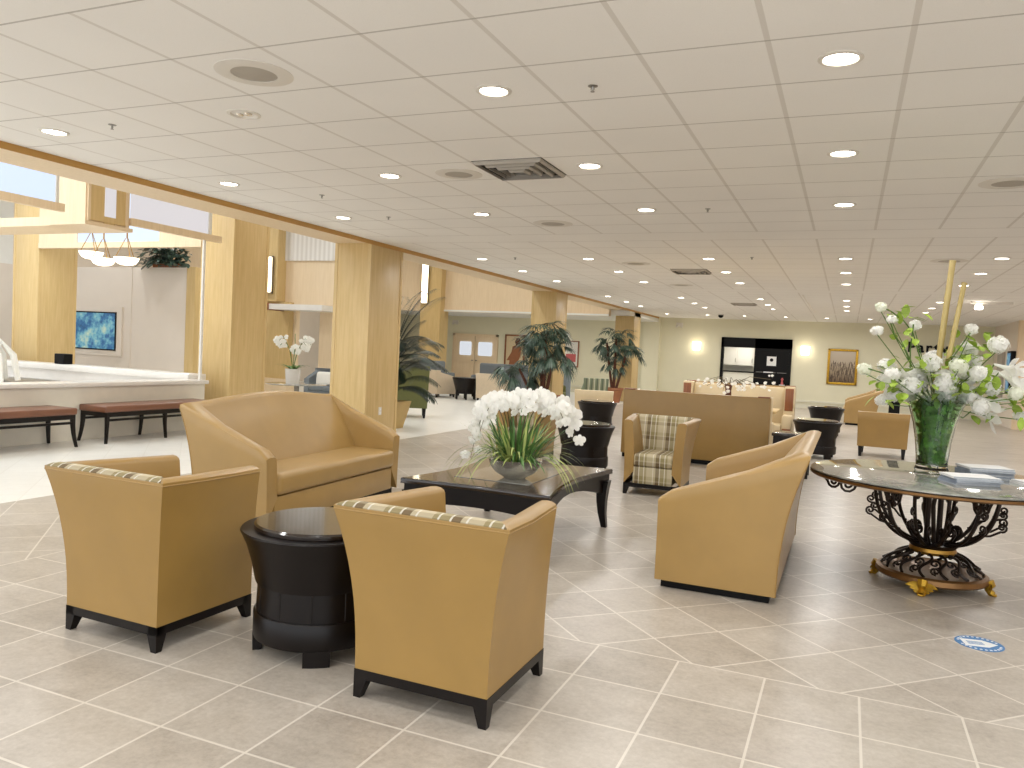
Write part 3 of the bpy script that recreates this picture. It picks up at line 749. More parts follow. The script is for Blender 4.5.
# each spray: root, crown of the arch, hanging tip (sideways, depth, height above the bowl), number of flowers
sprays = [((-.05, 0), (-.27, .02, .62), (-.44, .02, .06), 19), ((-.04, -.03), (-.22, -.08, .66), (-.36, -.10, .30), 11), ((-.03, .03), (-.18, .10, .68), (-.33, .14, .42), 9),
          ((-.02, -.03), (-.12, -.12, .66), (-.20, -.16, .50), 9), ((0, .02), (-.06, .02, .68), (-.02, -.12, .50), 8), ((.02, .0), (.10, -.05, .72), (.06, -.14, .50), 8),
          ((.03, .03), (.18, .06, .66), (.20, -.06, .46), 8), ((.04, -.02), (.26, -.06, .60), (.33, -.10, .40), 8), ((.05, .02), (.34, .06, .58), (.43, .05, .26), 9), ((.05, 0), (.30, .14, .62), (.40, .16, .42), 7)]
sprays = [(ra, (pk[0]*(.82 if pk[0] < 0 else 1)+.02, pk[1], pk[2]*.76), (tp[0]*(.82 if tp[0] < 0 else 1)+.02, tp[1], tp[2]*.88-.02), nf) for ra, pk, tp, nf in sprays]
for (ra, pk, tp, nf) in sprays:
    r0 = right*ra[0]+fwd*ra[1]+Vector((0, 0, .02)); pk = right*pk[0]+fwd*pk[1]+Vector((0, 0, pk[2])); tp = right*tp[0]+fwd*tp[1]+Vector((0, 0, tp[2]))
    c1 = r0+(pk-r0)*.6+Vector((0, 0, .15)); c1 = (c1+r0+Vector((0, 0, .4)))/2; c2 = pk+(tp-pk)*.55+Vector((0, 0, (pk.z-tp.z)*.42))
    path = [r0*(1-t)**2+c1*2*t*(1-t)+pk*t*t for t in [k/9 for k in range(10)]]+[pk*(1-t)**2+c2*2*t*(1-t)+tp*t*t for t in [k/9 for k in range(1, 10)]]
    sp = empty('orchid_spray', '', 'x'); del sp['label']; del sp['category']; sp.parent = oa; N_ = len(path)-1
    MB().tube(path, [.005-.0032*k/N_ for k in range(N_+1)], 5).build('stem', M['stem'], sp)
    fl = MB()
    nf = int(nf*.78)
    for k in range(nf):
        t = .50+.50*k/(nf-1); i = min(N_-1, int(t*N_)); p = path[i].lerp(path[i+1], t*N_-i)
        off = right*((-1)**k*U(.015, .045))+fwd*U(-.05, .02)+Vector((0, 0, U(-.02, .03)))
        nrm = -fwd*.8+right*U(-1.0, 1.0)+Vector((0, 0, U(-.5, .7)))
        orchid_flower(fl, p+off, nrm, U(.058, .076)*(1.0 if t < .86 else .68))
    fl.build('blossoms', M['petal'], sp)

# ------------------------------------------------------------------ iron entry table
TX, TY, TZ = .605, 6.04, .742
et = empty('entry_table', 'large round stone topped table on scrolled dark iron pedestal', 'table', (TX, TY, 0))
MB().lathe([(.02, TZ-.02), (.79, TZ-.02), (.808, TZ-.012), (.808, TZ-.004), (.795, TZ), (.02, TZ)], 80).build('tabletop', M['stone_top'], et, 'grey polished stone top')
MB().lathe([(.74, TZ-.042), (.80, TZ-.042), (.812, TZ-.034), (.812, TZ-.02), (.74, TZ-.02)], 80).build('rim_band', M['bronze_rim'], et)
def spiral(cx, cz, r0, turns, a0, sgn, n=16):
    return [(cx+r0*(1-.8*k/n)*math.cos(a0+sgn*turns*2*PI*k/n), cz+r0*(1-.8*k/n)*math.sin(a0+sgn*turns*2*PI*k/n)) for k in range(n+1)]
def polar(path2, a): return [(r*math.cos(a), r*math.sin(a), z) for r, z in path2]
NR = 12
for k in range(NR):
    a = 2*PI*k/NR+.1
    rb = MB(); main = []
    for i in range(19):
        t = i/18; r = .07+.315*math.sin(t*PI/2)**.95; z = .285+.415*(t**2.0)
        main.append((r, z))
    rb.tube(polar(main, a), .0125, 6)
    rb.tube(polar([(.385, .69), (.36, .67)]+spiral(.325, .655, .04, 1.5, 0, -1), a), .008, 5)
    rb.tube(polar([(.27, .385), (.34, .40), (.40, .44)]+spiral(.405, .468, .03, 1.4, -PI/2, 1), a), .0075, 5)
    rb.tube(polar([(.345, .50), (.39, .52)]+spiral(.405, .548, .026, 1.3, -PI/2, 1), a), .007, 5)
    rb.tube(polar([(.09, .29), (.14, .33), (.17, .38)]+spiral(.135, .38, .035, 1.4, 0, 1), a+.13), .009, 5)
    rb.build('iron_rib', M['iron'], et)
for k in range(8):
    a = 2*PI*k/8+.3
    MB().tube(polar([(.42, .705), (.47, .70), (.52, .67)]+spiral(.585, .648, .058, 1.6, PI, 1), a), .009, 5).tube(polar([(.75, .703)]+spiral(.675, .662, .044, 1.5, 0, -1), a), .009, 5).build('iron_bracket', M['iron'], et)
MB().tube([(.03, 0, .25), (.03, 0, .70)], .018, 8).tube([(-.04, .03, .25), (-.04, .03, .70)], .018, 8).tube([(0, -.06, .25), (-.02, -.06, .55), (0, -.07, .70)], .014, 8).build('centre_rods', M['iron'], et)
MB().lathe([(.08, .29), (.165, .29), (.15, .275), (.13, .255), (.08, .255)], 36).build('waist_ring', M['iron'], et)
MB().lathe([(.08, .262), (.142, .262), (.147, .24), (.138, .222), (.08, .222)], 36).build('brass_collar', M['brass'], et, 'brass collar')
dome = []
for k in range(14):
    a = 2*PI*k/14; s_ = MB(); path = []
    for i in range(15):
        t = i/14; r = .135+.175*t**.9; z = .23-.12*t**1.5; da = .13*math.sin(t*2*PI)
        path.append((r*math.cos(a+da), r*math.sin(a+da), z))
    s_.tube(path, .010, 6)
    for (rc, zc, rr, sg) in ((.215, .185, .04, 1), (.275, .15, .034, -1)):
        pts = spiral(0, 0, rr, 1.4, 0, sg, 14)
        s_.tube([((rc+q_[0]*.9)*math.cos(a+.22+q_[1]/rc*.9), (rc+q_[0]*.9)*math.sin(a+.22+q_[1]/rc*.9), zc-q_[0]*.55) for q_ in pts], .0075, 5)
    s_.build('base_scroll', M['iron'], et)
MB().lathe([(.295, .06), (.335, .058), (.348, .07), (.342, .10), (.318, .11), (.295, .10)], 60).build('base_ring', M['bronze_rim'], et)
for k in range(4):
    a = 2*PI*k/4-1.80; ft = MB(); ca, sa = math.cos(a), math.sin(a); ta = (-sa, ca)
    def fp(r, s_, z): return (r*ca+s_*ta[0], r*sa+s_*ta[1], z)
    ft.tube([fp(.335, 0, .09), fp(.35, 0, .065), fp(.34, 0, .035), fp(.365, 0, .008)], [.035, .032, .022, .024], 8)
    for s_ in (-1, 1):
        for q_, (L_, zz) in enumerate(((.10, .085), (.075, .065), (.05, .045))):
            ft.leaf(fp(.345, 0, zz-.02), (s_*ta[0]+.25*ca, s_*ta[1]+.25*sa, .25), L_, .035, .5, seg=4, side=(0, 0, 1))
    ft.tube([fp(.365, -.02, .008), fp(.385, -.012, .006), fp(.385, .012, .006), fp(.365, .02, .008)], .008, 6)
    ft.build('foot', M['gold_leaf'], et, 'gilded leaf shaped foot')

# vase with flowers
VX, VY = .59, 6.34
va = empty('vase', 'tall flared clear glass vase with green filling, on the iron table', 'vase', (VX, VY, TZ))
VS = 1.07
MB().lathe([(r_, z_*VS) for r_, z_ in [(.02, 0), (.106, 0), (.112, .012), (.102, .03), (.104, .08), (.118, .2), (.14, .32), (.175, .43), (.212, .515), (.222, .535), (.214, .537), (.168, .43), (.133, .32), (.110, .2), (.096, .08), (.09, .05), (.02, .045)]], 44).build('vase_glass', M['glass'], va)
fa = empty('flower_arrangement', 'white hydrangeas, lilies and two bamboo canes in the glass vase', 'flowers', (VX, VY, TZ+.05))
mo = MB()
for i in range(420):
    a = U(0, 2*PI); z = .005+U(0, 1)**1.5*.42; r = math.sqrt(U(.15, 1))*(.072+.05*(z/.4)**1.5)
    mo.leaf((r*math.cos(a), r*math.sin(a), z), (-math.sin(a)+U(-.4, .4), math.cos(a)+U(-.4, .4), U(-.3, 1.2)), U(.04, .08), U(.03, .05), .4, seg=3, side=(math.cos(a)*.3, math.sin(a)*.3, 1))
mo.build('leaf_filling', M['moss'], fa, 'mossy green leaves pressed inside the vase', kind='stuff')
gl_ = MB().lathe([(.02, .004), (.078, .004), (.090, .1), (.105, .2), (.126, .3), (.158, .41), (.172, .45), (.02, .452)], 28)
gl_.build('gel_water', M['glass_green'], fa, 'green tinted filling of the vase')
bl = MB()
for i in range(40):
    a = U(0, 2*PI); r0 = U(0, .07); r1 = U(.0, .12); bl.tube([(r0*math.cos(a), r0*math.sin(a), .02), (r1*math.cos(a+.5), r1*math.sin(a+.5), .46)], .004, 5)
bl.build('stems', M['stem_green'], fa)
DP = lambda: U(-.16, .16)
def at(dx, z, dd=0): return right*dx+fwd*dd+Vector((0, 0, z-TZ-.05))
hyd = [(-.43, 1.891, .04), (-.458, 1.723, .04), (-.165, 1.775, .042), (.224, 1.765, .04), (.249, 1.631, .06), (-.505, 1.446, .045), (-.405, 1.421, .05), (-.304, 1.471, .06), (-.128, 1.513, .065), (.048, 1.564, .055), (.182, 1.53, .06), (-.22, 1.346, .06), (-.329, 1.379, .06), (-.019, 1.32, .06), (.098, 1.346, .06), (-.178, 1.27, .05), (-.053, 1.245, .04), (-.321, 1.228, .05), (-.036, 1.429, .05), (.233, 1.413, .05), (.417, 1.329, .05), (.601, 1.388, .05), (.61, 1.31, .05), (.585, 1.169, .045), (.30, 1.66, .06), (-.103, 1.463, .055), (-.371, 1.807, .03), (.12, 1.45, .055), (-.21, 1.43, .05), (.30, 1.54, .05), (.02, 1.50, .05), (.19, 1.30, .05), (-.12, 1.36, .05), (.05, 1.40, .05)]
hyd += [(U(-.32, .34), U(1.22, 1.46), U(.046, .058)) for k_ in range(16)]
st = MB()
def floret(mb, c, nrm, R_):
    nrm = Vector(nrm).normalized(); a = nrm.cross(Vector((.3, .2, 1))).normalized(); b = nrm.cross(a); c = Vector(c); ph = U(0, PI)
    for k in range(4):
        an = ph+k*PI/2; d = a*math.cos(an)+b*math.sin(an); e = nrm.cross(d)
        mb.add([c, c+d*R_*.6-e*R_*.42+nrm*R_*.1, c+d*R_+nrm*R_*.02, c+d*R_*.6+e*R_*.42+nrm*R_*.1], [(0, 1, 2, 3)])
for i, (dx, z, R_) in enumerate(hyd):
    dd = U(-.24, .16) if R_ > .045 else U(-.06, .06); c = at(dx, z, dd); hm = MB()
    R_ *= 1.06
    sq = (U(.9, 1.2), U(.9, 1.1), U(.72, .95))
    hm.blob(c, (R_*.5*sq[0], R_*.5*sq[1], R_*.5*sq[2]), 10, 7, .08)
    for q_ in range(70):
        th = math.acos(1-2*(q_+.5)/70); ph = q_*2.39996+U(-.2, .2); n_ = Vector((math.sin(th)*math.cos(ph), math.sin(th)*math.sin(ph), math.cos(th)))
        rr = R_*U(.74, 1.06); floret(hm, c+Vector((n_.x*rr*sq[0], n_.y*rr*sq[1], n_.z*rr*sq[2])), n_+Vector((U(-.3, .3), U(-.3, .3), U(-.2, .4))), R_*U(.3, .42))
    hm.build('hydrangea_head', M['petal_green'] if i % 5 == 0 else M['petal'], fa)
    if i < 34: st.tube([(0, 0, .42), c*.55+Vector((0, 0, .16)), c-Vector((0, 0, R_*.6))], .0035, 5)
for (dx, z) in [(.434, 1.497), (.333, 1.446), (.30, 1.262), (.375, 1.153), (.283, 1.337), (.467, 1.463), (.492, 1.413)]:
    c = at(dx, z, DP()*.7); li = MB(); ax = (right*U(.2, 1)+Vector((0, 0, U(-.6, .3)))-fwd*U(.2, .9)).normalized()
    s0 = ax.cross(Vector((0, 0, 1))).normalized(); s1 = ax.cross(s0)
    rings = [[c+ax*t+(s0*math.cos(q_*PI/6)+s1*math.sin(q_*PI/6))*r for q_ in range(12)] for t, r in ((-.10, .008), (-.05, .012), (0, .022), (.03, .036), (.045, .05))]
    li.loft(rings, True, False)
    for q_ in range(6):
        an = q_*PI/3; d = s0*math.cos(an)+s1*math.sin(an)
        li.leaf(c+ax*.035+d*.036, d*.8+ax*.7, .10, .065, .25, side=ax.cross(d), seg=4)
    li.build('lily', M['petal'], fa)
    st.tube([(0, 0, .42), c*.55+Vector((0, 0, .14)), c-ax*.10], .005, 5)
for pts in ([(-.43, 1.89), (-.36, 1.86), (-.27, 1.80), (-.2, 1.72), (-.12, 1.5)], [(-.37, 1.80), (-.33, 1.7), (-.25, 1.6), (-.15, 1.4)], [(-.2, 1.78), (-.21, 1.6), (-.2, 1.45), (-.1, 1.3)], [(.22, 1.76), (.16, 1.66), (.06, 1.5), (0, 1.25)], [(-.50, 1.45), (-.3, 1.40), (-.1, 1.25)]):
    st.tube([at(x, z, 0) for x, z in pts], .005, 5)
st.build('flower_stems', M['stem_green'], fa)
lf = MB()
spots = [(-.33, 1.45), (-.2, 1.50), (.07, 1.52), (.2, 1.58), (-.42, 1.38), (.25, 1.55), (-.36, 1.86), (-.27, 1.80), (-.27, 1.70), (.16, 1.66), (.10, 1.6), (.3, 1.7), (-.38, 1.26), (-.3, 1.3), (.28, 1.47), (.0, 1.45), (.13, 1.40), (.37, 1.25), (.45, 1.28), (.55, 1.3), (-.1, 1.48), (-.26, 1.5), (.22, 1.38), (.3, 1.4), (.36, 1.35), (-.15, 1.38), (.5, 1.2), (.3, 1.2), (-.05, 1.3), (.05, 1.33)]
for x, z in spots:
    for q_ in range(7):
        b_ = at(x+U(-.05, .05), z+U(-.05, .05), U(-.22, .1)); lf.leaf(b_, right*U(-1, 1)-fwd*U(-.4, .9)+Vector((0, 0, U(-.7, .6))), U(.06, .11), U(.045, .07), .5, seg=4)
lf.build('foliage', M['lime_leaf'], fa, 'lime green leaves among the blooms', kind='stuff')
for (x0, z0, x1, z1, r) in ((-.0, 1.2, .075, 2.25, .021), (.0, 1.1, .135, 2.09, .017)):
    bp = MB(); n_ = 12; pa = []; ra = []
    for k in range(n_*3+1):
        t = k/(n_*3); pa.append(at(x0+(x1-x0)*t, z0+(z1-z0)*t, .05 if r > .018 else -.01)); ra.append(r*(1.10 if k % 9 == 0 else 1.0))
    bp.tube(pa, ra, 10); bp.build('bamboo_cane', M['bamboo'], fa)

# magazines
def mag(x, y, z, rz, w_, l_, th, mat, label):
    mg = empty('magazine', label, 'magazine', (x, y, z), rz, 'magazines on the iron table')
    MB().box(-w_/2+.004, w_/2-.003, -l_/2+.003, l_/2-.003, .0012, th-.0012).build('pages', M['paper_edge'], mg)
    MB().box(-w_/2, w_/2, -l_/2, l_/2, 0, .0012).box(-w_/2, w_/2, -l_/2, l_/2, th-.0012, th).box(-w_/2, -w_/2+.003, -l_/2, l_/2, 0, th).build('cover', mat, mg)
z = TZ
lv_ = ['bottom', 'second', 'third', 'top', 'topmost']
for i in range(4):
    t = .013; mag(.77+U(-.01, .01), 5.82+U(-.01, .01), z, .35+U(-.06, .06), .29, .21, t, M['paper_blue'] if i < 3 else M['paper'], '%s magazine of the front stack, nearest the table edge' % lv_[i]); z += t
z = TZ
for i in range(4):
    t = .014; mag(.93+U(-.008, .008), 6.42+U(-.01, .01), z, .30+U(-.06, .06), .30, .22, t, M['paper_blue'] if i < 3 else M['paper'], '%s magazine of the back stack, right beside the vase' % lv_[i]); z += t
z = TZ
for i in range(2):
    t = .011; mag(1.22+U(-.01, .01), 6.05, z, .25+i*.12, .30, .23, t, M['paper'], '%s white magazine of the right stack at the picture edge' % ('bottom', 'top')[i]); z += t

# floor decal
de = empty('floor_decal', 'round blue and white arrow sticker on the floor tiles', 'sticker', (.739, 4.85, .0), .2)
MB().lathe([(.118, .0005), (.118, .002), (.01, .002)], 48).build('disc', M['decal_blue'], de)
MB().prism([(-.082, -.055), (.03, -.055), (.092, 0), (.03, .055), (-.082, .055)], .002, .003).build('arrow', M['paper'], de, 'white arrow panel')
tx = MB()
for k in range(3): tx.box(-.06, .02, -.022+.018*k, -.014+.018*k, .003, .0035)
tx.build('print_lines', M['decal_blue'], de)
rg_ = MB()
for k in range(11):
    a = .35+k*.245; rg_.box(.1*math.cos(a)-.006, .1*math.cos(a)+.006, .1*math.sin(a)-.006, .1*math.sin(a)+.006, .002, .003)
for k in range(11):
    a = -.35-k*.245; rg_.box(.1*math.cos(a)-.006, .1*math.cos(a)+.006, .1*math.sin(a)-.006, .1*math.sin(a)+.006, .002, .003)
rg_.build('rim_print', M['paper'], de)

# ------------------------------------------------------------------ booths
def booth(x0, x1, yb, face, h, label):
    b = empty('booth_bench', label, 'bench', ((x0+x1)/2, yb, 0), 0, 'high backed booth benches'); hw = (x1-x0)/2; s = face
    def bx(mb, xa, xb, ya, yb_, za, zb, r=.012):
        ys = sorted((ya*s, yb_*s)); return mb.rbox(xa, xb, ys[0], ys[1], za, zb, r, 2)
    bx(MB(), -hw, hw, 0, .10, .06, h).build('back_panel', M['leather'], b)
    bx(MB(), -hw+.16, hw-.16, .10, .24, .42, h-.02, .04).build('inside_back', M['cream'], b, 'cream padded inside back')
    bx(MB(), -hw+.16, hw-.16, .22, .72, .30, .46, .035).build('seat_cushion', M['cream'], b, 'cream seat cushion')
    bx(MB(), -hw+.16, hw-.16, .12, .66, .06, .30).build('seat_box', M['cream'], b)
    for sx in (-1, 1):
        xa, xb = sorted((sx*hw, sx*(hw-.16)))
        wg = bx(MB(), xa, xb, .10, .38, .06, h); bx(wg, xa, xb, .38, .70, .06, .62, .03); wg.build('end_wing', M['cream'], b, 'pale padded end wing')
        bx(MB(), xa+.015, xb-.015, .375, .395, h-.40, h-.03, .004).build('wood_inlay', M['brown_wood'], b, 'brown wood inlay')
        bx(MB(), xa+.015, xb-.015, .695, .712, .25, .40, .004).build('wood_inlay', M['brown_wood'], b, 'brown wood inlay')
        xc, xd = sorted((sx*(hw-.01), sx*(hw-.17))); bx(MB(), xc, xd, -.006, .11, h-.005, h+.012, .004).build('corner_cap', M['brown_wood'], b, 'brown corner cap')
    bx(MB(), -hw+.02, hw-.02, .02, .64, 0, .06, .004).build('plinth', M['black'], b)
    return b
booth(-2.97, -.93, 11.1, 1, .985, 'long high backed booth turned away, its gold back behind the plaid tub chair')
booth(-2.64, -.79, 14.2, -1, 1.08, 'cream booth bench facing the camera with wood end pieces, behind the gold booth back')
bt = empty('booth_table', 'dark square table beside the gold booth, mostly behind the right loveseat', 'table', (-.62, 10.9, 0))
MB().rbox(-.24, .24, -.24, .24, .52, .56, .008, 2).build('tabletop', M['espresso_top'], bt)
MB().box(-.22, .22, -.22, .22, .42, .52).build('apron', M['espresso'], bt)
for sx in (-1, 1):
    for sy in (-1, 1): MB().box(sx*.2-.025, sx*.2+.025, sy*.2-.025, sy*.2+.025, 0, .42).build('leg', M['espresso'], bt)
dt = empty('dining_table', 'long table between the two booth benches carrying pale flowers', 'table', (-1.68, 12.45, 0))
MB().rbox(-.75, .75, -.38, .38, .72, .76, .01, 2).build('tabletop', M['maple'], dt)
MB().lathe([(.3, 0), (.3, .03), (.05, .06), (.05, .72), (.2, .72)], 20).build('pedestal', M['espresso'], dt)
cp = empty('centrepiece', 'pale blossom branches in a brown pot on the booth table', 'flowers', (-1.68, 12.45, .76))
MB().lathe([(.05, 0), (.06, .1), (.045, .25), (.06, .34), (.05, .34), (.03, .1), (.01, .02)], 16).build('pot', M['trunk'], cp)
q1, q2 = MB(), MB()
for i in range(18):
    a = U(0, 2*PI); p1 = Vector((math.cos(a)*U(.15, .62), math.sin(a)*U(.05, .3), U(.22, .46)))
    q1.tube([(0, 0, .3), p1*.5+Vector((0, 0, .25)), p1], .004, 4)
    for k in range(3): orchid_flower(q2, p1+Vector((U(-.1, .1), U(-.06, .06), U(-.06, .06))), (U(-.5, .5), -1, U(-.2, .5)), U(.02, .034))
q1.build('branches', M['stem'], cp); q2.build('blossoms', M['petal'], cp)

# ------------------------------------------------------------------ simple armchairs
def make_armchair(mat, matin, W_=.74, D_=.70, hb=.74, legh=.17, arms=.58, cat='armchair'):
    c = empty('armchair', '', cat); hw, hd = W_/2, D_/2
    rings = []
    for z, o in ((legh, 0), (.4, .012), (.6, .03), (hb-.02, .05), (hb, .04)):
        rings.append([(-hw-o*.4, hd-.13+o*.6, z), (hw+o*.4, hd-.13+o*.6, z), (hw+o*.4, hd+o, z), (-hw-o*.4, hd+o, z)])
    MB().loft(rings).build('backrest', mat, c, sharp=50)
    for sx in (-1, 1):
        xa, xb = sorted((sx*hw, sx*(hw-.11)))
        rr = [[(xa, -hd, legh), (xb, -hd, legh), (xb, hd-.06, legh), (xa, hd-.06, legh)], [(xa, -hd, arms-.02), (xb, -hd, arms-.02), (xb, hd-.06, hb-.06), (xa, hd-.06, hb-.06)], [(xa+.01, -hd+.02, arms), (xb-.01, -hd+.02, arms), (xb-.01, hd-.06, hb-.04), (xa+.01, hd-.06, hb-.04)]]
        MB().loft(rr).build('arm', mat, c, sharp=50)
    MB().rbox(-hw+.1, hw-.1, -hd+.01, hd-.1, legh, .32, .01, 2).build('seat_base', mat, c)
    MB().rbox(-hw+.112, hw-.112, -hd-.01, hd-.12, .32, .44, .035, 3).build('seat_cushion', matin, c)
    for sx in (-1, 1):
        for sy in (-1, 1):
            x, y = sx*(hw-.05), sy*(hd-.05)
            MB().loft([[(x+i*a_, y+j*a_+sy*.02*(1-t), legh*t) for i, j in ((-1, -1), (1, -1), (1, 1), (-1, 1))] for t, a_ in ((0, .02), (1, .034))], smooth=False).build('leg', M['espresso'], c)
    return c
ac = make_armchair(M['leather'], M['cream']); ac.location = (.60, 14.5, 0); ac.rotation_euler = (0, 0, PI-.06)
ac['label'] = 'tan armchair seen from behind, beyond the iron table and left of its vase'; ac['group'] = 'low tan armchairs'
ac2 = make_armchair(M['cream'], M['cream']); ac2.location = (-4.75, 15.5, 0); ac2.rotation_euler = (0, 0, PI+.25); ac2['label'], ac2['group'] = ( 'low cream armchair seen from behind, left of the gold booth, beyond the drum tables', 'low tan armchairs')
be = make_armchair(M['beige_cloth'], M['beige_cloth'], .78, .74, .79, .1, .6); be.location = (-11.1, 20.45, 0); be.rotation_euler = (0, 0, PI-.35)
be['label'] = 'beige armchair seen from behind far in the lobby, right of the green wing chair'; be['group'] = 'beige lobby armchairs'
dup(be, (-9.15, 20.1, 0), PI+.2, 'beige armchair seen from behind far in the lobby, right of the dark flared table', 'beige lobby armchairs')
stp = make_armchair(M['stripe'], M['stripe'], .6, .6, .84, .15, .5); stp.location = (-6.2, 20.1, 0); stp.rotation_euler = (0, 0, PI+.5); stp['label'] = 'green striped chair between the middle and back columns'
gw = make_armchair(M['grey_cloth'], M['grey_cloth'], .95, .85, .82, .12, .6); gw.location = (-11.1, 15.2, 0); gw.rotation_euler = (0, 0, .3); gw['label'] = 'slate grey armchair with white cushion, beside the potted white orchid'
tag(MB().rbox(-.25, .25, -.07, .07, -.16, .16, .06, 4).build('throw_pillow', M['white_cloth']), 'white pillow on the slate grey armchair', 'pillow').location = (-11.03, 14.98, .60)
bpy.data.objects['throw_pillow'].rotation_euler = (-.2, 0, .3)
# winged green chairs
def wing(loc_, rz, label, mat):
    c = empty('wing_chair', label, 'armchair', loc_, rz)
    rings = []
    for z, o in ((.2, 0), (.5, .03), (.8, .08), (1.03, .14), (1.06, .13)):
        rings.append([(-.33-.02*z, .22+o*.8, z), (.33+.02*z, .22+o*.8, z), (.33+.02*z, .34+o, z), (-.33-.02*z, .34+o, z)])
    MB().loft(rings).build('backrest', mat, c, sharp=50)
    for sx in (-1, 1):
        xa, xb = sorted((sx*.33, sx*.25))
        pts = [(-.34, .2), (.30, .2), (.40, 1.0), (.22, 1.02), (.05, .72), (-.30, .62), (-.34, .58)]
        MB().prism(pts, xa, xb, 'x').build('wing_arm', mat, c)
    MB().rbox(-.26, .26, -.34, .24, .2, .33, .01, 2).build('seat_base', mat, c)
    MB().rbox(-.25, .25, -.36, .24, .33, .46, .03, 3).build('seat_cushion', mat, c)
    for sx in (-1, 1):
        for sy in (-1, 1): MB().loft([[(sx*.28+i*a_, sy*.27+sy*.03*(1-t)+j*a_, .21*t) for i, j in ((-1, -1), (1, -1), (1, 1), (-1, 1))] for t, a_ in ((0, .02), (1, .035))], smooth=False).build('leg', M['espresso'], c)
    return c
wing((-8.25, 14.05, 0), PI+.55, 'olive green wing chair seen from behind, right of the near wood column', M['green_cloth'])
wing((-7.0, 19.0, 0), PI/2+.2, 'olive green wing chair half hidden behind the middle column', M['green_cloth'])
def hsofa(loc_, rz, w_, label):
    c = empty('sofa', label, 'sofa', loc_, rz)
    MB().rbox(-w_/2, w_/2, .28, .5, .1, 1.02, .06, 4).build('backrest', M['grey_cloth'], c)
    MB().rbox(-w_/2+.12, w_/2-.12, -.4, .3, .12, .45, .05, 4).build('seat', M['grey_cloth'], c)
    for sx in (-1, 1): MB().rbox(*sorted((sx*w_/2, sx*(w_/2-.14))), -.4, .34, .1, .65, .05, 3).build('arm', M['grey_cloth'], c)
    for sx in (-1, 1):
        for sy in (-1, 1): MB().box(sx*(w_/2-.08)-.03, sx*(w_/2-.08)+.03, sy*.34-.03, sy*.34+.03, 0, .11).build('leg', M['espresso'], c)
hsofa((-10.0, 22.6, 0), .05, 1.8, 'slate grey sofa far in the lobby before the double doors')
hsofa((-12.3, 22.6, 0), PI, .9, 'slate grey high backed seat behind the first beige lobby armchair')
hsofa((-8.0, 21.6, 0), -1.0, 1.1, 'slate grey armchair beside the dark palm by the middle column')
tag(MB().rbox(-8.2, -7.85, 21.35, 21.65, .50, .66, .06, 3).build('throw_pillow', M['white_cloth']), 'white pillow on the slate grey armchair by the middle column', 'pillow')
ot = empty('ottoman', 'small olive ottoman on dark legs beside the dark flared table', 'ottoman', (-10.75, 21.35, 0))
MB().rbox(-.3, .3, -.3, .3, .25, .44, .04, 3).build('cushion', M['green_cloth'], ot)
for sx in (-1, 1):
    for sy in (-1, 1): MB().box(sx*.25-.025, sx*.25+.025, sy*.25-.025, sy*.25+.025, 0, .26).build('leg', M['espresso'], ot)
# side facing sofa near the far wall
sf = make_love(False); sf.location = (.34, 22.6, 0); sf.rotation_euler = (0, 0, -PI/2); sf['label'] = 'tan loveseat seen from its side near the far wall, under the wheat picture'; sf['group'] = 'tan leather loveseats'
tag(MB().rbox(.98, 1.22, 21.4, 21.62, 0, .95, .02, 2).box(.95, 1.25, 21.37, 21.65, .95, .98).build('pedestal', M['black']), 'black pedestal behind the tan armchair and the flowers', 'pedestal')

# ------------------------------------------------------------------ lobby orchid
lt = empty('glass_table', 'round glass topped lobby table under the potted white orchid', 'table', (-10.2, 12.85, .08))
MB().lathe([(.02, .485), (.6, .485), (.61, .493), (.6, .50), (.02, .50)], 40).build('glass_top', M['stone_top'], lt)
MB().lathe([(.3, -.08), (.3, -.06), (.05, -.03), (.05, .46), (.22, .485)], 24).build('pedestal', M['metal_grey'], lt)
po = empty('potted_orchid', 'white orchid in a white pot on the glass lobby table', 'plant', (-10.2, 12.72, .58))
MB().lathe([(.10, 0), (.13, 0), (.155, .30), (.14, .30), (.11, .02), (.02, .02)], 28).build('pot', M['white_stone'], po)
q1, q2, q3 = MB(), MB(), MB()
for s_, hh in ((-1, .66), (1, .64), (-.8, .6), (.8, .58), (.1, .45)):
    pts = [Vector((0, 0, .28)), right*s_*.08+Vector((0, 0, .28+hh*.6)), right*s_*.22+Vector((0, 0, .28+hh)), right*s_*.34+Vector((0, 0, .28+hh*.8))]
    q1.tube(pts, .006, 5)
    for k in range(8): orchid_flower(q2, pts[2].lerp(pts[3], U(0, 1))+Vector((U(-.09, .09), U(-.06, .06), U(-.10, .09))), -fwd+right*U(-.6, .6), U(.05, .065))
q1.tube([(0, 0, .28), (.03, 0, .8), (.02, 0, 1.0)], .006, 5)
for k in range(14): a = U(0, 6.28); q3.leaf((.05*math.cos(a), .05*math.sin(a), .28), (math.cos(a), math.sin(a), 1.2), U(.2, .4), .06, 1.2, seg=5)
q1.build('stems', M['stem_green'], po); q2.build('blossoms', M['petal'], po); q3.build('leaves', M['stem_green'], po)

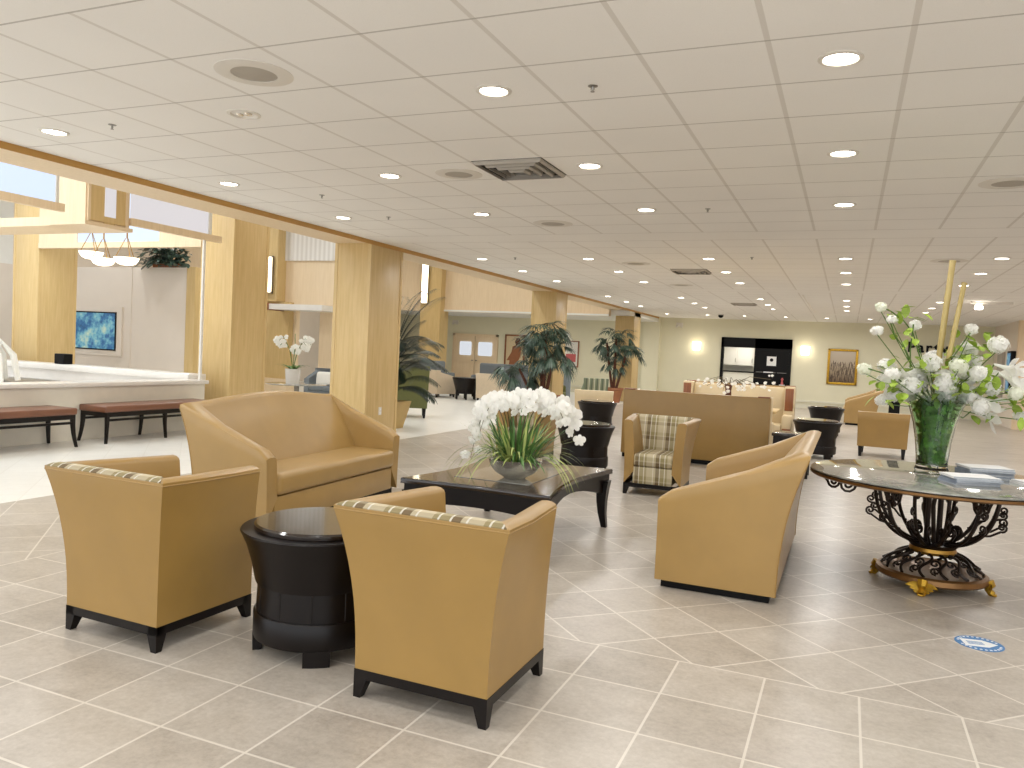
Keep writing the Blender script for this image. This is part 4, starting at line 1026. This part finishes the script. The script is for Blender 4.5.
# ------------------------------------------------------------------ palms
def frond(mb, base, az, el, L_, nl, ll, lw, droop, fan=False):
    d = Vector((math.cos(az)*math.cos(el), math.sin(az)*math.cos(el), math.sin(el))); p = Vector(base); path = [p.copy()]; dirs = [d.copy()]
    n = 12
    for k in range(n):
        p = p+d*(L_/n); d = (d+Vector((0, 0, -droop/n*(.4+k/n)))).normalized(); path.append(p.copy()); dirs.append(d.copy())
    mb.tube(path, [.010-.008*k/n for k in range(n+1)], 4)
    if fan:
        tip = path[-1]; dd = dirs[-1]; sd = dd.cross(Vector((0, 0, 1))).normalized()
        for k in range(nl):
            a = (k/(nl-1)-.5)*2.6; v = dd*math.cos(a)+sd*math.sin(a)+Vector((0, 0, U(-.1, .25)))
            mb.leaf(tip, v, ll*(1-.25*abs(a)/1.3), lw, 1.0, seg=4)
    else:
        for k in range(nl):
            t = .22+.78*k/(nl-1); i = min(n-1, int(t*n)); q = path[i].lerp(path[i+1], t*n-i); dd = dirs[i]
            sd = dd.cross(Vector((0, 0, 1))); sd = sd.normalized() if sd.length > .05 else Vector((1, 0, 0))
            for s_ in (-1, 1):
                mb.leaf(q, sd*s_+dd*.75+Vector((0, 0, .1)), ll*(math.sin(PI*(.15+.8*t))*.7+.3), lw, .9, seg=4)
def planter(root, w0, w1, h, mat):
    MB().loft([[(i*a, j*a, z) for i, j in ((-1, -1), (1, -1), (1, 1), (-1, 1))] for a, z in ((w0, 0), (w1, h), (w1-.03, h), (w1-.05, h-.06))], smooth=False).build('planter', mat, root)
    MB().box(-w1+.05, w1-.05, -w1+.05, w1-.05, h-.08, h-.06).build('soil', M['soil'], root)
p1 = empty('potted_palm', 'tall dark palm in an amber planter just behind the near wood column', 'palm', (-7.33, 11.85, 0))
planter(p1, .15, .25, .48, M['planter'])
lf1 = MB()
for k in range(46):
    frond(lf1, (U(-.06, .06), U(-.06, .06), .55+U(0, .95)), k*2.4, U(.35, 1.25), U(.75, 1.2)*(.5 if math.cos(k*2.4) < -.1 or math.sin(k*2.4) < -.4 else 1), 30, .27, .017, U(1.4, 2.5))
for q_ in range(4):
    frond(lf1, (0, 0, 1.3), .3+q_*.55, U(1.15, 1.35), U(1.25, 1.5), 30, .30, .017, U(1.5, 2.0))
MB().tube([(0, 0, .48), (.03, .02, .9), (0, 0, 1.3)], .03, 7).tube([(.05, 0, .48), (.08, .04, .9), (.05, .08, 1.2)], .025, 7).build('trunk', M['stem_green'], p1)
lf1.build('fronds', M['dark_leaf'], p1)
def rhapis(name, loc_, label, crowns, pot):
    p = empty(name, label, 'palm', loc_)
    if pot == 'round': MB().lathe([(.2, 0), (.28, .38), (.31, .40), (.31, .46), (.27, .46), (.26, .40), (.02, .38)], 28).build('pot', M['terracotta'], p)
    else: planter(p, .2, .32, .5, M['terracotta'])
    tr = MB(); fol = MB()
    for (x, y, z, n_, L_, ll) in crowns:
        tr.tube([(x*.2, y*.2, .42), (x*.6, y*.6, z*.6), (x, y, z)], [.045, .04, .03], 8)
        for k in range(n_):
            frond(fol, (x, y, z-U(0, .1)), k*2.4+U(-.3, .3), U(-.15, 1.25), L_*U(.7, 1.15), 15, ll*U(.85, 1.2), .034, U(.8, 1.6), True)
    tr.build('trunk', M['trunk'], p); fol.build('fronds', M['palm_leaf'], p)
    return p
rhapis('potted_palm', (-6.3, 16.6, 0), 'grey green fan palm in front of the middle wood column', [(.0, 0, 1.86, 22, .40, .46), (-.12, .05, 1.5, 18, .40, .46), (.22, -.05, 1.42, 16, .38, .44), (-.66, .1, 1.05, 17, .42, .46)], 'square')
rhapis('potted_palm', (-6.72, 23.9, 0), 'smaller fan palm in a brown pot before the farthest wood column', [(0, 0, 2.0, 15, .40, .42), (.35, .05, 1.65, 14, .38, .42), (-.05, .1, 1.25, 13, .3, .36), (-.3, 0, 1.85, 10, .4, .4)], 'round')

# ------------------------------------------------------------------ far wall things
hat = empty('serving_hatch', 'black framed serving hatch in the far wall, its left half open', 'hatch', (-2.99, YF, 0))
f = MB().box(-1.18, -1.09, -.06, .14, .62, 2.31).box(-.03, 1.19, -.06, 0, .62, 2.31).box(-1.18, 1.19, -.06, .14, 1.97, 2.31).box(-1.18, 1.19, -.1, .14, .60, .72)
f.box(-1.18, 1.19, -.3, -.05, .66, .72); f.build('frame', M['black'], hat)
MB().rbox(.05, 1.1, -.072, -.06, 1.2, 1.9, .003, 1).build('shutter', M['black'], hat)
for k in range(3): MB().box(.05+.35*k, .35+.35*k, -.076, -.06, 1.14, 1.155).build('shelf_edge', M['metal_grey'], hat)
MB().box(.39, .70, -.078, -.07, 1.38, 1.70).build('notice', M['paper'], hat, 'white paper notice')
MB().lathe([(.05, 0), (.06, .06), (.02, .07)], 12).build('notice_mark', M['black'], hat)
nm = bpy.data.objects['notice_mark']; nm.rotation_euler = (PI/2, 0, 0); nm.location = (.545, -.07, 1.58); nm.scale = (1, 1, .15)
MB().rbox(-.30+.6, .02+.6, -.08, -.07, 1.135, 1.17, .002, 1).build('sign_strip', M['paper'], hat)
orn = empty('ornament', 'small pink ornament on the ledge of the black hatch', 'ornament', (-2.05, YF-.11, .60))
MB().lathe([(.045, 0), (.04, .06), (.022, .12), (.045, .18), (.015, .23)], 12).build('ornament_body', M['pink'], orn); orn.location = (-2.05, YF-.2, .755)
MB().rbox(-.09, .09, -.06, .06, -.03, 0, .004, 1).build('ornament_base', M['white_stone'], orn)
kc = empty('kitchen_cabinet', 'white cupboards seen through the open half of the hatch', 'cabinet', (-3.55, 30.3, 0))
MB().box(-.9, .9, 0, .28, 1.32, 2.3).build('cabinet_body', M['white_paint'], kc)
for k in range(3):
    d_ = MB().rbox(-.88+.6*k, -.32+.6*k, -.025, 0, 1.34, 2.28, .004, 1).build('door', M['white_paint'] if k < 2 else M['plastic_grey'], kc)
    MB().box(-.35+.6*k, -.335+.6*k, -.045, -.02, 1.45, 1.6).build('handle', M['metal_grey'], d_)
kb = empty('kitchen_counter', 'dark counter with clutter seen through the open hatch', 'counter', (-3.55, 29.9, 0))
MB().box(-.95, .95, 0, .6, 0, 1.08).build('counter_body', M['white_paint'], kb); MB().box(-.97, .97, -.03, .6, 1.08, 1.12).build('countertop', M['black'], kb)
kl = lamp_data(22, .6, (1, .95, .86)); kl.shape = 'SQUARE'; lo = bpy.data.objects.new('kitchen_lamp', kl); COL.objects.link(lo); lo.location = (-3.5, 29.5, 2.45)

def sconce(x, lb):
    s = empty('wall_sconce', lb, 'wall lamp', (x, YF, 1.95), 0, 'lit wall sconces on the far wall')
    n_ = 14; rings = []
    for z, r in ((-.15, .12), (-.14, .125), (.14, .15), (.15, .145)):
        rings.append([(r*math.cos(PI+PI*k/n_), r*.7*math.sin(PI+PI*k/n_)-.02, z) for k in range(n_+1)])
    MB().loft(rings, True, False).build('shade', M['lens_soft'], s)
    MB().box(-.1, .1, -.02, 0, -.12, .12).build('back_plate', M['brass'], s)
    l = bpy.data.lights.new('sconce_glow', 'POINT'); l.energy = 4; l.color = (1, .92, .78); l.shadow_soft_size = .06
    o = bpy.data.objects.new('sconce_glow', l); COL.objects.link(o); o.location = (x, YF-.24, 1.95)
sconce(-5.04, 'lit wall sconce left of the black hatch'); sconce(-1.38, 'lit wall sconce right of the black hatch')

pc = empty('framed_picture', 'gold framed picture of dark wheat stalks on the far wall', 'picture', (-.185, YF, 1.46))
fr = MB()
for (a0, a1, b0, b1) in ((-.47, .47, .52, .60), (-.47, .47, -.60, -.52), (-.47, -.39, -.60, .60), (.39, .47, -.60, .60)): fr.rbox(a0, a1, -.06, 0, b0, b1, .018, 2)
fr.build('frame', M['gold_leaf'], pc); MB().box(-.40, .40, -.03, -.005, -.53, .53).build('canvas', M['wheat'], pc)
pc = empty('framed_picture', 'framed picture of a figure in orange beside the lobby double doors', 'picture', (-12.1, YF, 1.38))
fr = MB()
for (a0, a1, b0, b1) in ((-.43, .43, .66, .72), (-.43, .43, -.72, -.66), (-.43, -.37, -.72, .72), (.37, .43, -.72, .72)): fr.box(a0, a1, -.05, 0, b0, b1)
fr.build('frame', M['brown_wood'], pc); MB().box(-.38, .38, -.03, -.005, -.67, .67).build('canvas', M['cream'], pc)
MB().prism([(-.33, -.3), (-.12, .05), (-.1, .25), (.02, .30), (.12, .32), (.28, .22), (.26, -.1), (.18, -.3), (.2, -.66), (-.25, -.66), (-.2, -.3)], -.034, -.03, 'y').build('painted_robe', M['terracotta'], pc)
MB().prism([(.04, .32), (.0, .45), (.06, .58), (.18, .6), (.25, .5), (.2, .35)], -.036, -.03, 'y').build('painted_head', M['trunk'], pc)
pc = empty('framed_picture', 'small red and white picture half hidden behind the middle palm', 'picture', (-9.75, YF, 1.45))
MB().box(-.3, .3, -.05, 0, -.5, .5).build('frame', M['brown_wood'], pc); MB().box(-.26, .26, -.055, -.05, -.46, .46).build('canvas', M['white_cloth'], pc); MB().box(-.2, .2, -.058, -.055, -.3, .0).build('painted_patch', M['pink'], pc)

dd_ = struct('door_1', MB().rbox(-14.75, -13.84, YF-.06, YF-.02, 0, 1.98, .004, 1).rbox(-13.82, -12.91, YF-.06, YF-.02, 0, 1.98, .004, 1), M['maple_light'])
struct('door_frame', MB().box(-14.83, -14.75, YF-.08, YF, 0, 2.06).box(-12.91, -12.83, YF-.08, YF, 0, 2.06).box(-14.83, -12.83, YF-.08, YF, 1.98, 2.06), M['maple_light'], dd_)
struct('door_pane', MB().rbox(-14.49, -13.98, YF-.07, YF-.05, 1.2, 1.75, .06, 3), M['pane_door'], dd_)
struct('door_pane', MB().rbox(-13.66, -13.06, YF-.07, YF-.05, 1.2, 1.75, .06, 3), M['pane_door'], dd_)
struct('door_panel', MB().rbox(-14.5, -13.98, YF-.068, YF-.05, .15, .9, .01, 1).rbox(-13.66, -13.06, YF-.068, YF-.05, .15, .9, .01, 1), M['maple_light'], dd_)
struct('door_handle', MB().box(-13.95, -13.88, YF-.1, YF-.05, .98, 1.02).box(-13.78, -13.71, YF-.1, YF-.05, .98, 1.02), M['metal_grey'], dd_)
for x, z, lb in ((-5.68, 2.70, 'small white emergency lamp high on the far wall by the pillar'), (-14.76, 2.52, 'small white round alarm above the lobby double doors')):
    e = empty('emergency_lamp', lb, 'lamp', (x, YF, z)); MB().rbox(-.12, .12, -.08, 0, -.07, .07, .01, 2).build('lamp_housing', M['plastic_white'], e)
    for sx in (-1, 1): MB().blob((sx*.09, -.09, -.07), .045).build('lamp_head', M['plastic_white'], e)
ou = empty('wall_outlet', 'small white outlet low on the near wood column', 'outlet', (BX1, 10.03, .455))
MB().box(.0, .008, -.036, .036, -.058, .058).build('cover_plate', M['plastic_white'], ou)
for s_ in (-1, 1): MB().rbox(.006, .011, -.016, .016, s_*.024-.014, s_*.024+.014, .002, 1).build('socket', M['paper'], ou)

# sign: black letters
sg = empty('wall_lettering', 'black raised lettering on the far wall behind the flowers', 'sign', (1.72, YF-.03, 2.06), 0)
x_ = 0
for ch in 'Party  R':
    if ch == ' ': x_ += .17; continue
    cu = bpy.data.curves.new('letter', 'FONT'); cu.body = ch; cu.size = .46; cu.extrude = .02; cu.offset = .012; cu.resolution_u = 3
    tmp = bpy.data.objects.new('tmp_text', cu); COL.objects.link(tmp)
    dg = bpy.context.evaluated_depsgraph_get(); me = bpy.data.meshes.new_from_object(tmp.evaluated_get(dg)); bpy.data.objects.remove(tmp)
    o = bpy.data.objects.new('letter', me); COL.objects.link(o); me.materials.clear(); me.materials.append(M['black'])
    o.parent = sg; o.rotation_euler = (PI/2, 0, 0); o.location = (x_, 0, 0); x_ += max(v.co.x for v in me.vertices)+.04

# right wall kiosk, leaning board
ks = empty('wall_display', 'tall dark panel with glowing blue screen on the right wall', 'screen', (4.15, 25.2, .95))
MB().rbox(-.12, 0, -.27, .27, 0, 1.17, .01, 2).build('housing', M['black'], ks); MB().box(-.128, -.12, -.22, .22, .06, 1.11).build('display', M['screen'], ks)
tag(MB().box(4.09, 4.15, 26.5, 27.4, .8, 2.25).box(4.08, 4.1, 26.55, 27.35, .85, 2.2).build('wall_mirror', M['plastic_grey']), 'grey framed panel on the right wall next to the tall screen', 'panel')

# ------------------------------------------------------------------ light
world = bpy.data.worlds.new('world'); scene.world = world; world.use_nodes = True
bg = world.node_tree.nodes['Background']; bg.inputs[0].default_value = (.90, .95, 1.0, 1); bg.inputs[1].default_value = 2.15
# unseen fill lights added to brighten the lobby, passage and atrium
LL = lamp_data(36, .3, (.94, .98, 1.0), 3.0)
for x in (-8.2, -11.5, -15):
    for y in (1.0, 4.5, 12.0, 15.0, 18.0, 21.5):
        l = bpy.data.objects.new('lobby_fill', LL); COL.objects.link(l); l.location = (x, y, 5.1)
for x in (-13.0, -10.5, -8):
    l = bpy.data.objects.new('passage_fill', LDF); COL.objects.link(l); l.location = (x, 26.3, 2.72)
sk = bpy.data.lights.new('atrium_fill_light', 'AREA'); sk.shape = 'RECTANGLE'; sk.size = 3.5; sk.size_y = 5.5; sk.energy = 260; sk.color = (.86, .93, 1.0)  # added overhead fill for the atrium, no opening above it
so = bpy.data.objects.new('atrium_fill_light', sk); COL.objects.link(so); so.location = (-12, 6.5, 5.15)

vs = scene.view_settings
vs.view_transform = 'Standard'; vs.look = 'None'; vs.exposure = 0.0; vs.gamma = 1.0
try: vs.use_curve_mapping = False
except Exception: pass
